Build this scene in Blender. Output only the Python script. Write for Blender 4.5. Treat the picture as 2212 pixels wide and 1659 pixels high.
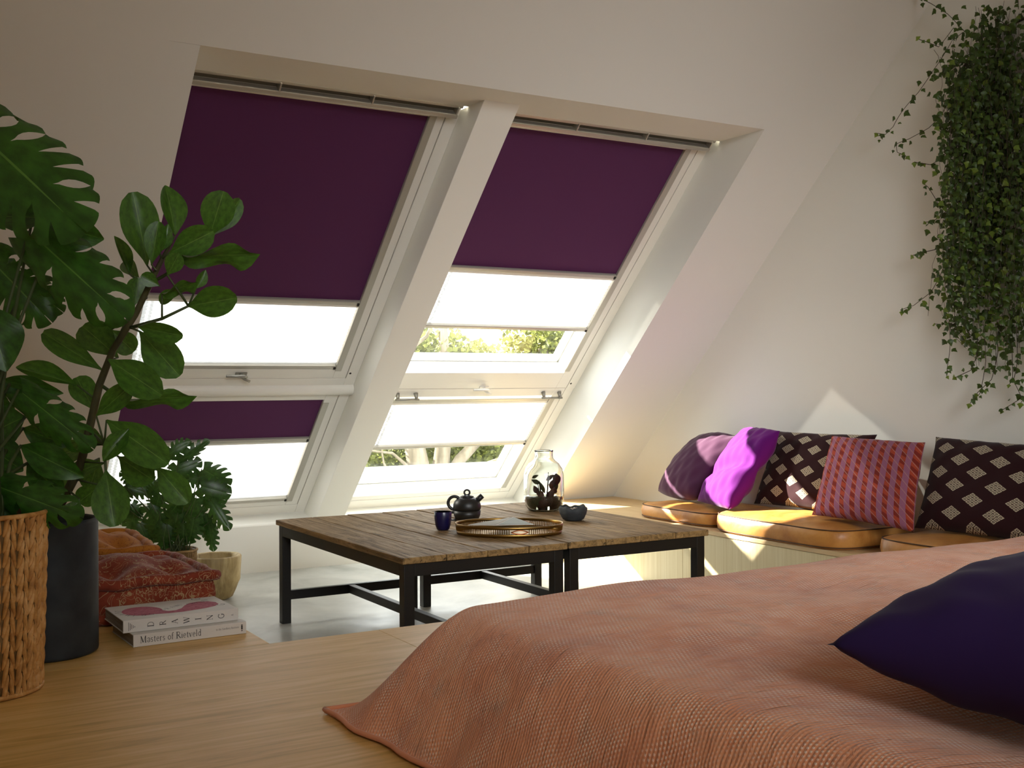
import bpy, math, random
from mathutils import Matrix, Vector
random.seed(7)
PI = math.pi
R2 = math.sqrt(2.0)
for o in list(bpy.data.objects):
    bpy.data.objects.remove(o, do_unlink=True)
SC = bpy.context.scene
COL = SC.collection

# ------------------------------------------------------------------ camera
def look_matrix(loc, yaw, pitch, roll):
    fw = Vector((math.sin(yaw)*math.cos(pitch), math.cos(yaw)*math.cos(pitch), -math.sin(pitch)))
    r = Vector((math.cos(yaw), -math.sin(yaw), 0)); u = r.cross(fw)
    r2 = r*math.cos(roll) + u*math.sin(roll); u2 = -r*math.sin(roll) + u*math.cos(roll)
    m = Matrix((r2, u2, -fw)).transposed().to_4x4(); m.translation = loc
    return m
cam = bpy.data.cameras.new('camera'); camo = bpy.data.objects.new('camera', cam); COL.objects.link(camo)
cam.sensor_width = 36.0; cam.sensor_fit = 'HORIZONTAL'; cam.lens = 2454.06/2212*36.0
cam.clip_start = 0.05; cam.clip_end = 300
camo.matrix_world = look_matrix(Vector((0, 0, 1.05)), math.radians(30.968), math.radians(0.137), math.radians(-0.2154))
SC.camera = camo

# ------------------------------------------------------------------ world, sun, added fill lights, exposure
SC.view_settings.view_transform = 'Standard'; SC.view_settings.look = 'None'
SC.view_settings.gamma = 1.0; SC.view_settings.use_curve_mapping = False
SC.view_settings.exposure = 0.82
W = bpy.data.worlds.new('sky'); SC.world = W; W.use_nodes = True
bg = W.node_tree.nodes['Background']; bg.inputs[0].default_value = (0.93, 0.97, 1.0, 1); bg.inputs[1].default_value = 4.5
sd = bpy.data.lights.new('sun', 'SUN'); so = bpy.data.objects.new('sun', sd); COL.objects.link(so)
sd.energy = 26.0; sd.color = (1.0, 0.94, 0.84); sd.angle = math.radians(0.9)
so.matrix_world = Vector((0.72, -1.0, -0.62)).to_track_quat('-Z', 'Y').to_matrix().to_4x4()
so.location = (-4, 14, 8)
ad = bpy.data.lights.new('rear_fill_light', 'AREA'); ao = bpy.data.objects.new('rear_fill_light', ad); COL.objects.link(ao)  # added fill for the room, there is no window in that wall
ad.shape = 'RECTANGLE'; ad.size = 3.2; ad.size_y = 1.6; ad.energy = 15; ad.color = (0.93, 0.98, 1.0)
ao.location = (1.6, -2.3, 1.5)
ao.matrix_world = Matrix.Translation((1.6, -2.3, 1.5)) @ Vector((0.12, 1, -0.12)).to_track_quat('-Z', 'Y').to_matrix().to_4x4()
pd = bpy.data.lights.new('fill_spot', 'SPOT'); po = bpy.data.objects.new('fill_spot', pd); COL.objects.link(po)  # added soft fill from behind the camera, no known lamp there
pd.energy = 1120; pd.color = (0.97, 0.99, 1.0); pd.spot_size = math.radians(46); pd.spot_blend = 1.0; pd.shadow_soft_size = 1.6
po.matrix_world = Matrix.Translation((1.0, -2.2, 2.9)) @ (Vector((3.5, 4.2, .95))-Vector((1.0, -2.2, 2.9))).to_track_quat('-Z', 'Y').to_matrix().to_4x4()
SC.cycles.max_bounces = 10; SC.cycles.diffuse_bounces = 6; SC.cycles.transparent_max_bounces = 16
SC.cycles.transmission_bounces = 10; SC.cycles.caustics_reflective = False; SC.cycles.caustics_refractive = False
SC.cycles.sample_clamp_indirect = 10.0

# ------------------------------------------------------------------ mesh helpers
class MB:
    def __init__(s): s.v = []; s.f = []; s.m = []; s.uv = {}
    def add(s, vs, fs, mat=0, uvs=None):
        o = len(s.v); s.v += [tuple(p) for p in vs]
        for i, f in enumerate(fs):
            s.f.append(tuple(o+k for k in f)); s.m.append(mat)
            if uvs: s.uv[len(s.f)-1] = [uvs[k] for k in f]
        return s
    def box(s, x0, x1, y0, y1, z0, z1, mat=0, M=None):
        vs = [Vector((x, y, z)) for z in (z0, z1) for y in (y0, y1) for x in (x0, x1)]
        if M: vs = [M @ v for v in vs]
        return s.add(vs, [(0,2,3,1),(4,5,7,6),(0,1,5,4),(2,6,7,3),(0,4,6,2),(1,3,7,5)], mat)
    def tube(s, pts, rad, n=8, mat=0, cap=True):
        pts = [Vector(p) for p in pts]
        if not hasattr(rad, '__len__'): rad = [rad]*len(pts)
        vs = []; prev = None
        for i, p in enumerate(pts):
            t = (pts[min(i+1, len(pts)-1)] - pts[max(i-1, 0)]).normalized()
            if prev is None:
                a = Vector((0, 0, 1)) if abs(t.z) < .9 else Vector((1, 0, 0)); b = t.cross(a).normalized()
            else:
                b = prev - t*prev.dot(t)
                if b.length < 1e-6: b = t.orthogonal()
                b.normalize()
            prev = b; c = t.cross(b)
            vs += [p + (b*math.cos(2*PI*k/n) + c*math.sin(2*PI*k/n))*rad[i] for k in range(n)]
        fs = [(i*n+k, i*n+(k+1) % n, (i+1)*n+(k+1) % n, (i+1)*n+k) for i in range(len(pts)-1) for k in range(n)]
        if cap: fs += [tuple(range(n))[::-1], tuple((len(pts)-1)*n+k for k in range(n))]
        return s.add(vs, fs, mat)
    def lathe(s, prof, n=32, cx=0, cy=0, mat=0, wob=None):
        vs = []
        for i, (r, z) in enumerate(prof):
            for k in range(n):
                a = 2*PI*k/n; q = r*(wob(a, z) if wob else 1)
                vs.append((cx+q*math.cos(a), cy+q*math.sin(a), z))
        fs = [(i*n+k, i*n+(k+1) % n, (i+1)*n+(k+1) % n, (i+1)*n+k) for i in range(len(prof)-1) for k in range(n)]
        if prof[0][0] > 1e-5: fs.append(tuple(range(n))[::-1])
        if prof[-1][0] > 1e-5 and prof[-1] != prof[0]: fs.append(tuple((len(prof)-1)*n+k for k in range(n)))
        return s.add(vs, fs, mat)
    def grid(s, fn, nu, nv, mat=0, us=1, vs_=1):
        vs = []; uv = []
        for j in range(nv+1):
            for i in range(nu+1):
                u, v = i/nu, j/nv; vs.append(fn(u, v)); uv.append((u*us, v*vs_))
        fs = [(j*(nu+1)+i, j*(nu+1)+i+1, (j+1)*(nu+1)+i+1, (j+1)*(nu+1)+i) for j in range(nv) for i in range(nu)]
        return s.add(vs, fs, mat, uv)
    def mesh(s, name, mats, smooth=False):
        me = bpy.data.meshes.new(name); me.from_pydata(s.v, [], s.f)
        if not isinstance(mats, (list, tuple)): mats = [mats]
        for m in mats: me.materials.append(m)
        if len(mats) > 1:
            for p, k in zip(me.polygons, s.m): p.material_index = k
        if s.uv:
            L = me.uv_layers.new(name='uv').data
            for p in me.polygons:
                q = s.uv.get(p.index)
                if q:
                    for li, t in zip(p.loop_indices, q): L[li].uv = t
        if smooth:
            for p in me.polygons: p.use_smooth = True
        me.update(); return me
    def build(s, name, mats, parent=None, smooth=False, bevel=0, loc=None, seg=2, subd=0, merge=False):
        me = s.mesh(name, mats, smooth)
        if merge:
            import bmesh
            b = bmesh.new(); b.from_mesh(me); bmesh.ops.remove_doubles(b, verts=b.verts, dist=1e-5); bmesh.ops.recalc_face_normals(b, faces=b.faces); b.to_mesh(me); b.free()
        return link(name, me, parent, loc, bevel, seg, subd)
def link(name, me, parent=None, loc=None, bevel=0, seg=2, subd=0, M=None):
    o = bpy.data.objects.new(name, me); COL.objects.link(o)
    if parent: o.parent = parent
    if loc is not None: o.location = loc
    if M is not None: o.matrix_local = M
    if bevel:
        b = o.modifiers.new('b', 'BEVEL'); b.width = bevel; b.segments = seg; b.limit_method = 'ANGLE'; b.harden_normals = False
    if subd:
        q = o.modifiers.new('s', 'SUBSURF'); q.levels = subd; q.render_levels = subd
    return o
def tag(o, label=None, cat=None, group=None, kind=None):
    if label: o['label'] = label
    if cat: o['category'] = cat
    if group: o['group'] = group
    if kind: o['kind'] = kind
    return o
def empty(name, loc=(0, 0, 0), rz=0, M=None):
    o = bpy.data.objects.new(name, None); COL.objects.link(o); o.empty_display_size = 0.1
    if M is not None: o.matrix_world = M
    else: o.location = loc; o.rotation_euler = (0, 0, rz)
    return o
def thing(name, label, cat, loc=(0, 0, 0), rz=0, group=None, M=None):
    return tag(empty(name, loc, rz, M), label, cat, group)
def copy_tree(o, parent=None):
    c = o.copy(); COL.objects.link(c)
    if parent: c.parent = parent; c.matrix_parent_inverse = o.matrix_parent_inverse
    for ch in list(o.children): copy_tree(ch, c)
    return c
def arc(cx, cy, r, a0, a1, n):
    return [(cx+r*math.cos(math.radians(a0+(a1-a0)*i/n)), cy+r*math.sin(math.radians(a0+(a1-a0)*i/n))) for i in range(n+1)]

# ------------------------------------------------------------------ material helpers
def lin(c):
    if isinstance(c, str): c = tuple(int(c[i:i+2], 16)/255 for i in (0, 2, 4))
    return tuple(((x/12.92) if x <= .04045 else ((x+.055)/1.055)**2.4) for x in c) + (1.0,)
def mat(name, c, rough=.6, metal=0, spec=.5, sheen=0):
    m = bpy.data.materials.new(name); m.use_nodes = True
    b = m.node_tree.nodes['Principled BSDF']
    b.inputs['Base Color'].default_value = lin(c); b.inputs['Roughness'].default_value = rough
    b.inputs['Metallic'].default_value = metal; b.inputs['Specular IOR Level'].default_value = spec
    if sheen:
        b.inputs['Sheen Weight'].default_value = sheen; b.inputs['Sheen Roughness'].default_value = .4
    return m
def N(m, t, **kw):
    n = m.node_tree.nodes.new(t)
    for k, v in kw.items():
        if k in n.inputs: n.inputs[k].default_value = v
        else: setattr(n, k, v)
    return n
def LK(m, a, b): m.node_tree.links.new(a, b)
def bsdf(m): return m.node_tree.nodes['Principled BSDF']
def coords(m, scale=(1, 1, 1), kind='Object', rot=(0, 0, 0)):
    t = N(m, 'ShaderNodeTexCoord'); p = N(m, 'ShaderNodeMapping'); p.inputs['Scale'].default_value = scale; p.inputs['Rotation'].default_value = rot
    LK(m, t.outputs[kind], p.inputs['Vector']); return p.outputs['Vector']
def noise(m, vec, scale=5, detail=4, rough=.55, dist=0):
    n = N(m, 'ShaderNodeTexNoise'); n.inputs['Scale'].default_value = scale; n.inputs['Detail'].default_value = detail
    n.inputs['Roughness'].default_value = rough; n.inputs['Distortion'].default_value = dist
    if vec: LK(m, vec, n.inputs['Vector'])
    return n.outputs['Fac']
def ramp(m, fac, stops, interp='LINEAR'):
    r = N(m, 'ShaderNodeValToRGB'); r.color_ramp.interpolation = interp
    e = r.color_ramp.elements
    while len(e) < len(stops): e.new(.5)
    for k, (p, c) in enumerate(stops):
        e[k].position = p; e[k].color = lin(c) if not isinstance(c, (int, float)) else (c, c, c, 1)
    LK(m, fac, r.inputs['Fac']); return r.outputs['Color']
def bump(m, h, strength=.3, dist=.01, prev=None):
    b = N(m, 'ShaderNodeBump'); b.inputs['Strength'].default_value = strength; b.inputs['Distance'].default_value = dist
    LK(m, h, b.inputs['Height'])
    if prev: LK(m, prev, b.inputs['Normal'])
    LK(m, b.outputs['Normal'], bsdf(m).inputs['Normal']); return b.outputs['Normal']
def mth(m, op, a, b=None, c=None):
    n = N(m, 'ShaderNodeMath', operation=op)
    for i, x in enumerate((a, b, c)):
        if x is None: continue
        if isinstance(x, (int, float)): n.inputs[i].default_value = x
        else: LK(m, x, n.inputs[i])
    return n.outputs[0]
def mixc(m, fac, a, b):
    n = N(m, 'ShaderNodeMix', data_type='RGBA')
    for s, x in ((n.inputs[0], fac), (n.inputs[6], a), (n.inputs[7], b)):
        if isinstance(x, (int, float)): s.default_value = x
        elif isinstance(x, (str, tuple)): s.default_value = lin(x)
        else: LK(m, x, s)
    return n.outputs[2]
def setc(m, c): LK(m, c, bsdf(m).inputs['Base Color'])
def grain(name, c1, c2, c3, stretch, rough=.5, bs=.15, sc=6, kind='Object', dist=.4):
    m = mat(name, c2, rough); v = coords(m, stretch, kind)
    f = noise(m, v, sc, 6, .6, dist); setc(m, ramp(m, f, [(.28, c1), (.5, c2), (.72, c3)]))
    bump(m, f, bs, .004); return m
def fabric(name, c, rough=.9, sc=900, bs=.25, sheen=.3, vary=None):
    m = mat(name, c, rough, sheen=sheen, spec=.2); v = coords(m); f = noise(m, v, sc, 2)
    n = bump(m, f, bs, .001)
    if vary: setc(m, ramp(m, noise(m, v, vary[0], 5), [(.3, vary[1]), (.7, vary[2])]))
    return m
def leafmat(name, dark, light, back, rough=.38, tr=.25):
    m = mat(name, dark, rough, spec=.5)
    v = coords(m, (1, 1, 1), 'UV'); sx = N(m, 'ShaderNodeSeparateXYZ'); LK(m, v, sx.inputs[0])
    d = mth(m, 'ABSOLUTE', mth(m, 'SUBTRACT', sx.outputs[0], .5))
    rib = mth(m, 'LESS_THAN', d, .011)
    f = noise(m, coords(m, (3, 3, 3)), 2.5, 3)
    c = ramp(m, f, [(.35, dark), (.7, light)])
    ang = mth(m, 'SINE', mth(m, 'MULTIPLY', mth(m, 'SUBTRACT', sx.outputs[1], mth(m, 'MULTIPLY', d, .9)), 75.0))
    bump(m, ang, .035, .004)
    c = mixc(m, mth(m, 'MULTIPLY', rib, .5), c, back)
    setc(m, c)
    nt = m.node_tree; out = nt.nodes['Material Output']
    t = N(m, 'ShaderNodeBsdfTranslucent'); LK(m, mixc(m, .5, c, back), t.inputs['Color'])
    mx = N(m, 'ShaderNodeMixShader'); mx.inputs[0].default_value = tr
    LK(m, bsdf(m).outputs[0], mx.inputs[1]); LK(m, t.outputs[0], mx.inputs[2]); LK(m, mx.outputs[0], out.inputs[0])
    return m

# ------------------------------------------------------------------ materials
def wallmat(name, c):
    m = mat(name, c, .9, spec=.2); f = noise(m, coords(m), 160, 3); bump(m, f, .06, .002)
    g = noise(m, coords(m), 1.2, 3); setc(m, mixc(m, mth(m, 'MULTIPLY', g, .10), c, 'd4d2c8')); return m
M_WALL = wallmat('white_plaster', 'e7e6df')
M_REVEAL = wallmat('white_lining', 'f2f1e9')
M_FRAME = mat('white_lacquer', 'e8e5dc', .35)
M_SASH = mat('white_sash_lacquer', 'e6e3da', .35)
M_GAP = mat('dark_gap_and_clip', '2b2822', .8)  # dark tone for the shaded frame gaps, also for clips and plugs
M_GREY = mat('grey_metal', '9a9890', .4, .6)
M_RAIL = mat('pale_aluminium', 'b9b5aa', .38, .45)
M_DARKRAIL = mat('shadowed_aluminium', '7d7a6f', .45, .5)  # darker copy of the aluminium, slot shade put into the colour
M_PURPLE = fabric('aubergine_cloth', '552950', .9, 700, .08, .1)
def pleatmat():
    m = mat('white_pleat_cloth', 'f4f2ec', .9, spec=.1); nt = m.node_tree; out = nt.nodes['Material Output']
    t = N(m, 'ShaderNodeBsdfTranslucent'); t.inputs['Color'].default_value = (.20, .20, .205, 1)
    tp = N(m, 'ShaderNodeBsdfTransparent'); tp.inputs['Color'].default_value = (1, 1, 1, 1)
    a = N(m, 'ShaderNodeMixShader'); a.inputs[0].default_value = .60
    b = N(m, 'ShaderNodeMixShader'); b.inputs[0].default_value = .03
    LK(m, bsdf(m).outputs[0], a.inputs[1]); LK(m, t.outputs[0], a.inputs[2])
    LK(m, a.outputs[0], b.inputs[1]); LK(m, tp.outputs[0], b.inputs[2]); LK(m, b.outputs[0], out.inputs[0]); return m
M_PLEAT = pleatmat()
def panemat():
    m = bpy.data.materials.new('window_glass'); m.use_nodes = True; nt = m.node_tree; nt.nodes.clear()
    out = nt.nodes.new('ShaderNodeOutputMaterial'); tp = nt.nodes.new('ShaderNodeBsdfTransparent'); gl = nt.nodes.new('ShaderNodeBsdfGlossy')
    tp.inputs[0].default_value = (.97, .98, .97, 1); gl.inputs['Roughness'].default_value = .02
    fr = nt.nodes.new('ShaderNodeValue'); fr.outputs[0].default_value = .05; mx = nt.nodes.new('ShaderNodeMixShader')
    nt.links.new(fr.outputs[0], mx.inputs[0]); nt.links.new(tp.outputs[0], mx.inputs[1]); nt.links.new(gl.outputs[0], mx.inputs[2]); nt.links.new(mx.outputs[0], out.inputs[0]); return m
M_PANE = panemat()
def floormat():
    m = mat('grey_concrete', '9a9a96', .35, spec=.5); v = coords(m)
    f = noise(m, v, 2.2, 6, .6, .6); setc(m, ramp(m, f, [(.3, '96978f'), (.5, 'b0b0a9'), (.75, 'c2c1b9')]))
    LK(m, ramp(m, noise(m, v, 5, 4), [(.3, .28), (.7, .48)]), bsdf(m).inputs['Roughness']); bump(m, f, .08, .005); return m
M_FLOOR = floormat()
M_OAK = grain('pale_oak_boards', 'bf954e', 'dcb066', 'eac384', (.55, 7, 7), .42, .06, 5, dist=.8)
M_ASH = grain('pale_ash_panel', 'cbb98c', 'd6c79d', 'dfd2ac', (40, 40, .8), .5, .05, 2.2, dist=.2)
M_ASHTOP = grain('pale_ash_top', 'c2a578', 'cdb285', 'd6be94', (7, .6, 7), .45, .05, 5)
M_BLACK = mat('black_steel', '191816', .45, .2)
def tablewood():
    m = mat('weathered_timber', '6b5940', .62, spec=.4); v = coords(m, (9, .7, 9)); f = noise(m, v, 4, 8, .7, 1.2)
    c = ramp(m, f, [(.25, '45311a'), (.42, '7a6038'), (.55, '99794a'), (.75, 'b59763')])
    k = noise(m, coords(m, (26, 1.4, 26)), 3, 4, .6, .8); cr = ramp(m, k, [(.30, 0.0), (.40, 1.0)])
    p = noise(m, coords(m, (16, 5, 16)), 5, 3); pr = ramp(m, p, [(.30, 0.0), (.36, 1.0)])
    setc(m, mixc(m, cr, '2a1f14', c))
    h = mth(m, 'MULTIPLY', mth(m, 'MULTIPLY', cr, pr), mth(m, 'ADD', f, 1.0)); bump(m, h, .55, .006)
    LK(m, ramp(m, f, [(.3, .75), (.7, .5)]), bsdf(m).inputs['Roughness']); return m
M_TIMBER = tablewood()
M_LEATHER = None
def leather():
    m = mat('tan_leather', 'b9803f', .42, spec=.5); v = coords(m); f = noise(m, v, 6, 5, .6, .5)
    setc(m, ramp(m, f, [(.28, '9c6027'), (.5, 'bd8340'), (.72, 'd09a58')])); n = bump(m, noise(m, v, 260, 3), .12, .002)
    bump(m, noise(m, v, 14, 3), .25, .012, n); return m
M_LEATHER = leather()
M_SEAM = mat('dark_seam', '4a2f17', .7)
M_PLUM = fabric('plum_velvet', '431a38', .8, 500, .15, .22)
M_MAGENTA = fabric('magenta_velvet', '5e0769', .85, 500, .12, .12)
M_PURPLECUSH = fabric('indigo_cotton', '291745', .9, 900, .15, .05)
CLUSIA =  [(0.738, 3.15, 1.368, 0.695, 3.106, 1.555, -0.02, -0.97, -0.23, 0.102, 0), (0.808, 3.131, 1.451, 0.797, 3.162, 1.598, 0.15, -0.97, 0.21, 0.076, 1), (0.889, 3.083, 1.448, 0.91, 3.024, 1.562, -0.33, -0.86, -0.38, 0.09, 0), (0.908, 3.118, 1.456, 0.985, 3.096, 1.557, 0.19, -0.92, -0.35, 0.059, 0), (0.724, 3.042, 1.36, 0.734, 3.013, 1.469, -0.41, -0.89, -0.2, 0.057, 0), (0.756, 3.092, 1.399, 0.78, 3.078, 1.474, 0.1, -0.97, -0.21, 0.04, 1), (0.774, 3.059, 1.394, 0.866, 2.98, 1.447, -0.53, -0.8, -0.27, 0.076, 0), (0.812, 3.083, 1.393, 0.971, 2.917, 1.382, -0.57, -0.5, -0.65, 0.069, 2), (0.752, 2.99, 1.329, 0.772, 2.955, 1.381, -0.38, -0.83, -0.41, 0.048, 0), (0.724, 3.298, 1.356, 0.693, 3.318, 1.468, 0.23, -0.95, 0.23, 0.041, 1), (0.747, 3.051, 1.305, 0.701, 3.056, 1.332, -0.17, -0.98, -0.12, 0.039, 0), (0.752, 3.048, 1.285, 0.821, 2.96, 1.308, -0.36, -0.49, -0.79, 0.041, 2), (0.829, 3.002, 1.298, 0.853, 2.988, 1.346, 0.01, -0.95, -0.3, 0.031, 1), (0.803, 3.076, 1.299, 0.757, 3.103, 1.267, -0.62, -0.74, 0.26, 0.04, 0), (0.81, 3.013, 1.252, 0.896, 2.891, 1.267, -0.8, -0.58, -0.16, 0.082, 0), (0.686, 3.029, 1.195, 0.765, 2.923, 1.167, -0.81, -0.54, -0.23, 0.056, 0), (0.706, 3.099, 1.186, 0.782, 3.006, 1.072, -0.5, -0.81, 0.32, 0.095, 0), (0.674, 3.211, 1.119, 0.592, 3.284, 1.212, -0.34, -0.86, 0.37, 0.093, 0), (0.638, 3.233, 1.084, 0.493, 3.32, 1.192, -0.42, -0.89, 0.15, 0.066, 0), (0.668, 3.273, 1.197, 0.73, 3.271, 1.136, -0.14, -0.98, -0.11, 0.067, 0), (0.622, 3.079, 1.111, 0.719, 2.951, 1.023, -0.63, -0.7, 0.33, 0.088, 0), (0.568, 3.216, 1.044, 0.423, 3.303, 1.102, -0.33, -0.84, 0.43, 0.056, 1), (0.612, 3.225, 0.976, 0.575, 3.27, 1.069, -0.31, -0.9, 0.32, 0.071, 0), (0.602, 3.137, 0.963, 0.67, 3.05, 1.041, -0.56, -0.75, -0.35, 0.061, 0), (0.676, 3.186, 1.006, 0.838, 3.043, 1.008, -0.57, -0.65, -0.49, 0.049, 2), (0.621, 3.103, 0.952, 0.737, 2.962, 0.846, -0.57, -0.74, 0.35, 0.096, 0), (0.667, 3.051, 0.93, 0.6, 3.045, 0.851, -0.23, -0.93, 0.28, 0.054, 1), (0.663, 3.159, 0.851, 0.725, 3.063, 0.794, -0.72, -0.63, 0.27, 0.083, 0), (0.75, 3.106, 0.824, 0.812, 3.034, 0.733, -0.44, -0.82, 0.35, 0.074, 0), (0.606, 3.041, 0.825, 0.611, 2.968, 0.693, -0.23, -0.85, 0.47, 0.094, 0), (0.637, 3.186, 0.882, 0.573, 3.271, 0.916, -0.61, -0.65, 0.46, 0.059, 0), (0.633, 3.188, 0.834, 0.553, 3.26, 0.806, -0.69, -0.67, 0.26, 0.053, 0), (0.619, 3.173, 0.776, 0.567, 3.205, 0.729, -0.43, -0.9, -0.12, 0.059, 0), (0.563, 3.16, 0.743, 0.534, 3.154, 0.694, -0.12, -0.97, 0.19, 0.049, 0), (0.747, 3.285, 1.346, 0.716, 3.362, 1.403, -0.64, -0.61, 0.47, 0.045, 1), (0.704, 3.31, 1.215, 0.688, 3.366, 1.297, -0.1, -0.83, 0.55, 0.068, 0), (0.717, 3.209, 1.262, 0.728, 3.203, 1.338, -0.04, -1.0, -0.08, 0.059, 0), (0.617, 3.268, 0.881, 0.533, 3.342, 0.848, -0.67, -0.74, 0.06, 0.065, 0), (0.639, 3.289, 0.841, 0.611, 3.306, 0.751, -0.55, -0.84, 0.02, 0.071, 0), (0.546, 3.346, 0.828, 0.523, 3.359, 0.751, -0.52, -0.85, 0.0, 0.082, 0)]
MONSTERA =  [(0.288, 3.094, 1.696, 0.485, 2.812, 1.444, -0.52, -0.74, 0.42, 0.264, 10), (0.43, 3.078, 1.432, 0.585, 2.845, 1.232, -0.6, -0.71, 0.37, 0.171, 11), (0.46, 3.224, 1.487, 0.608, 3.135, 1.425, -0.57, -0.78, -0.24, 0.12, 12), (0.362, 3.259, 1.375, 0.48, 3.153, 1.22, -0.48, -0.85, 0.22, 0.164, 10), (0.512, 3.134, 1.472, 0.349, 3.232, 1.502, -0.41, -0.81, 0.42, 0.097, 12), (0.326, 3.012, 1.238, 0.356, 2.936, 1.092, -0.22, -0.88, 0.42, 0.128, 12), (0.409, 3.113, 1.033, 0.534, 2.945, 0.907, -0.56, -0.72, 0.41, 0.102, 11), (0.427, 3.126, 0.964, 0.351, 3.171, 0.929, -0.57, -0.8, 0.2, 0.101, 12), (0.408, 3.067, 0.894, 0.519, 2.953, 0.821, -0.64, -0.74, 0.18, 0.082, 12), (0.333, 3.018, 0.806, 0.481, 2.836, 0.743, -0.67, -0.66, 0.33, 0.111, 11), (0.367, 3.044, 0.808, 0.357, 2.98, 0.726, -0.08, -0.78, 0.62, 0.09, 12), (0.436, 3.237, 0.931, 0.533, 3.179, 0.885, -0.51, -0.86, 0.02, 0.074, 12), (0.395, 3.169, 1.047, 0.341, 3.177, 0.988, -0.14, -0.99, -0.02, 0.107, 11), (0.384, 3.221, 1.059, 0.496, 3.107, 1.023, -0.71, -0.7, -0.0, 0.056, 12), (0.388, 3.384, 1.313, 0.431, 3.358, 1.388, -0.19, -0.96, -0.22, 0.076, 12), (0.442, 3.351, 1.338, 0.533, 3.273, 1.25, -0.49, -0.84, 0.23, 0.088, 10), (0.431, 3.123, 0.846, 0.495, 3.038, 0.776, -0.5, -0.74, 0.45, 0.082, 12), (0.34, 3.177, 0.894, 0.405, 3.092, 0.837, -0.56, -0.71, 0.43, 0.094, 12)]
PHILO =  [(1.323, 5.27, 0.72, 1.406, 5.22, 0.777, -0.47, -0.88, -0.08, 0.085, 20), (1.364, 5.245, 0.686, 1.486, 5.172, 0.76, -0.2, -0.84, -0.5, 0.073, 20), (1.34, 5.259, 0.636, 1.446, 5.196, 0.686, -0.5, -0.86, -0.04, 0.11, 20), (1.457, 5.189, 0.656, 1.51, 5.04, 0.605, -0.77, -0.44, 0.46, 0.122, 20), (1.418, 5.096, 0.585, 1.532, 5.027, 0.551, -0.48, -0.87, 0.15, 0.129, 20), (1.463, 5.185, 0.529, 1.547, 5.135, 0.503, -0.55, -0.82, -0.18, 0.099, 20), (1.457, 5.072, 0.526, 1.511, 4.981, 0.41, -0.44, -0.79, 0.42, 0.091, 20), (1.209, 5.337, 0.598, 1.13, 5.385, 0.645, -0.42, -0.89, 0.2, 0.085, 20), (1.151, 5.372, 0.577, 1.249, 5.314, 0.543, -0.46, -0.87, 0.17, 0.085, 20), (1.173, 5.359, 0.564, 1.133, 5.383, 0.497, -0.35, -0.93, -0.12, 0.076, 20), (1.291, 5.288, 0.572, 1.242, 5.318, 0.534, -0.47, -0.88, -0.08, 0.085, 20), (1.291, 5.288, 0.542, 1.274, 5.298, 0.466, -0.27, -0.96, -0.06, 0.106, 20), (1.368, 5.126, 0.56, 1.292, 5.171, 0.436, -0.38, -0.92, -0.1, 0.129, 20), (1.407, 5.102, 0.539, 1.363, 5.128, 0.415, -0.33, -0.94, -0.08, 0.129, 20), (1.176, 5.357, 0.496, 1.212, 5.335, 0.433, -0.26, -0.95, 0.18, 0.085, 20), (1.194, 5.346, 0.467, 1.168, 5.361, 0.361, -0.27, -0.96, -0.07, 0.097, 20), (1.185, 5.235, 0.424, 1.224, 5.211, 0.311, -0.22, -0.97, 0.13, 0.1, 20), (1.264, 5.188, 0.465, 1.238, 5.203, 0.332, -0.27, -0.96, -0.06, 0.133, 20), (1.335, 5.145, 0.465, 1.31, 5.16, 0.332, -0.28, -0.96, -0.05, 0.133, 20), (1.441, 5.198, 0.474, 1.466, 5.183, 0.359, -0.26, -0.96, 0.07, 0.106, 20), (1.472, 5.179, 0.453, 1.492, 5.167, 0.317, -0.26, -0.96, 0.05, 0.085, 20), (1.485, 5.172, 0.41, 1.495, 5.165, 0.275, -0.43, -0.9, 0.01, 0.073, 20), (1.399, 5.107, 0.444, 1.377, 5.119, 0.323, -0.3, -0.95, -0.05, 0.112, 20), (1.244, 5.433, 0.568, 1.329, 5.382, 0.58, -0.52, -0.85, 0.05, 0.078, 20), (1.242, 5.318, 0.492, 1.299, 5.283, 0.407, -0.29, -0.94, 0.19, 0.106, 20), (1.292, 5.171, 0.419, 1.269, 5.161, 0.308, -0.24, -0.96, 0.13, 0.116, 20), (1.36, 5.13, 0.419, 1.354, 5.133, 0.315, -0.26, -0.96, -0.01, 0.104, 20), (1.154, 5.37, 0.482, 1.139, 5.379, 0.397, -0.24, -0.97, -0.06, 0.076, 20), (1.288, 5.407, 0.632, 1.233, 5.44, 0.697, -0.33, -0.92, 0.19, 0.078, 20), (1.418, 5.329, 0.61, 1.514, 5.271, 0.588, -0.49, -0.86, 0.13, 0.095, 20)]
CLUSIA_STEM =  [(0.558, 3.279, 0.69), (0.579, 3.244, 0.82), (0.597, 3.21, 0.922), (0.622, 3.195, 1.046), (0.654, 3.176, 1.14), (0.703, 3.136, 1.232), (0.736, 3.105, 1.316), (0.763, 3.089, 1.38), (0.792, 3.095, 1.432)]
CLUSIA_TWIGS =  [[(0.692, 3.142, 1.198), (0.757, 3.068, 1.22), (0.812, 3.012, 1.252)], [(0.654, 3.176, 1.14), (0.696, 3.198, 1.223), (0.722, 3.23, 1.34)], [(0.736, 3.105, 1.316), (0.808, 3.073, 1.362), (0.889, 3.083, 1.448)], [(0.597, 3.21, 0.922), (0.62, 3.127, 0.887), (0.606, 3.041, 0.825)], [(0.622, 3.195, 1.046), (0.676, 3.186, 1.006), (0.69, 3.178, 1.006)]]
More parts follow.
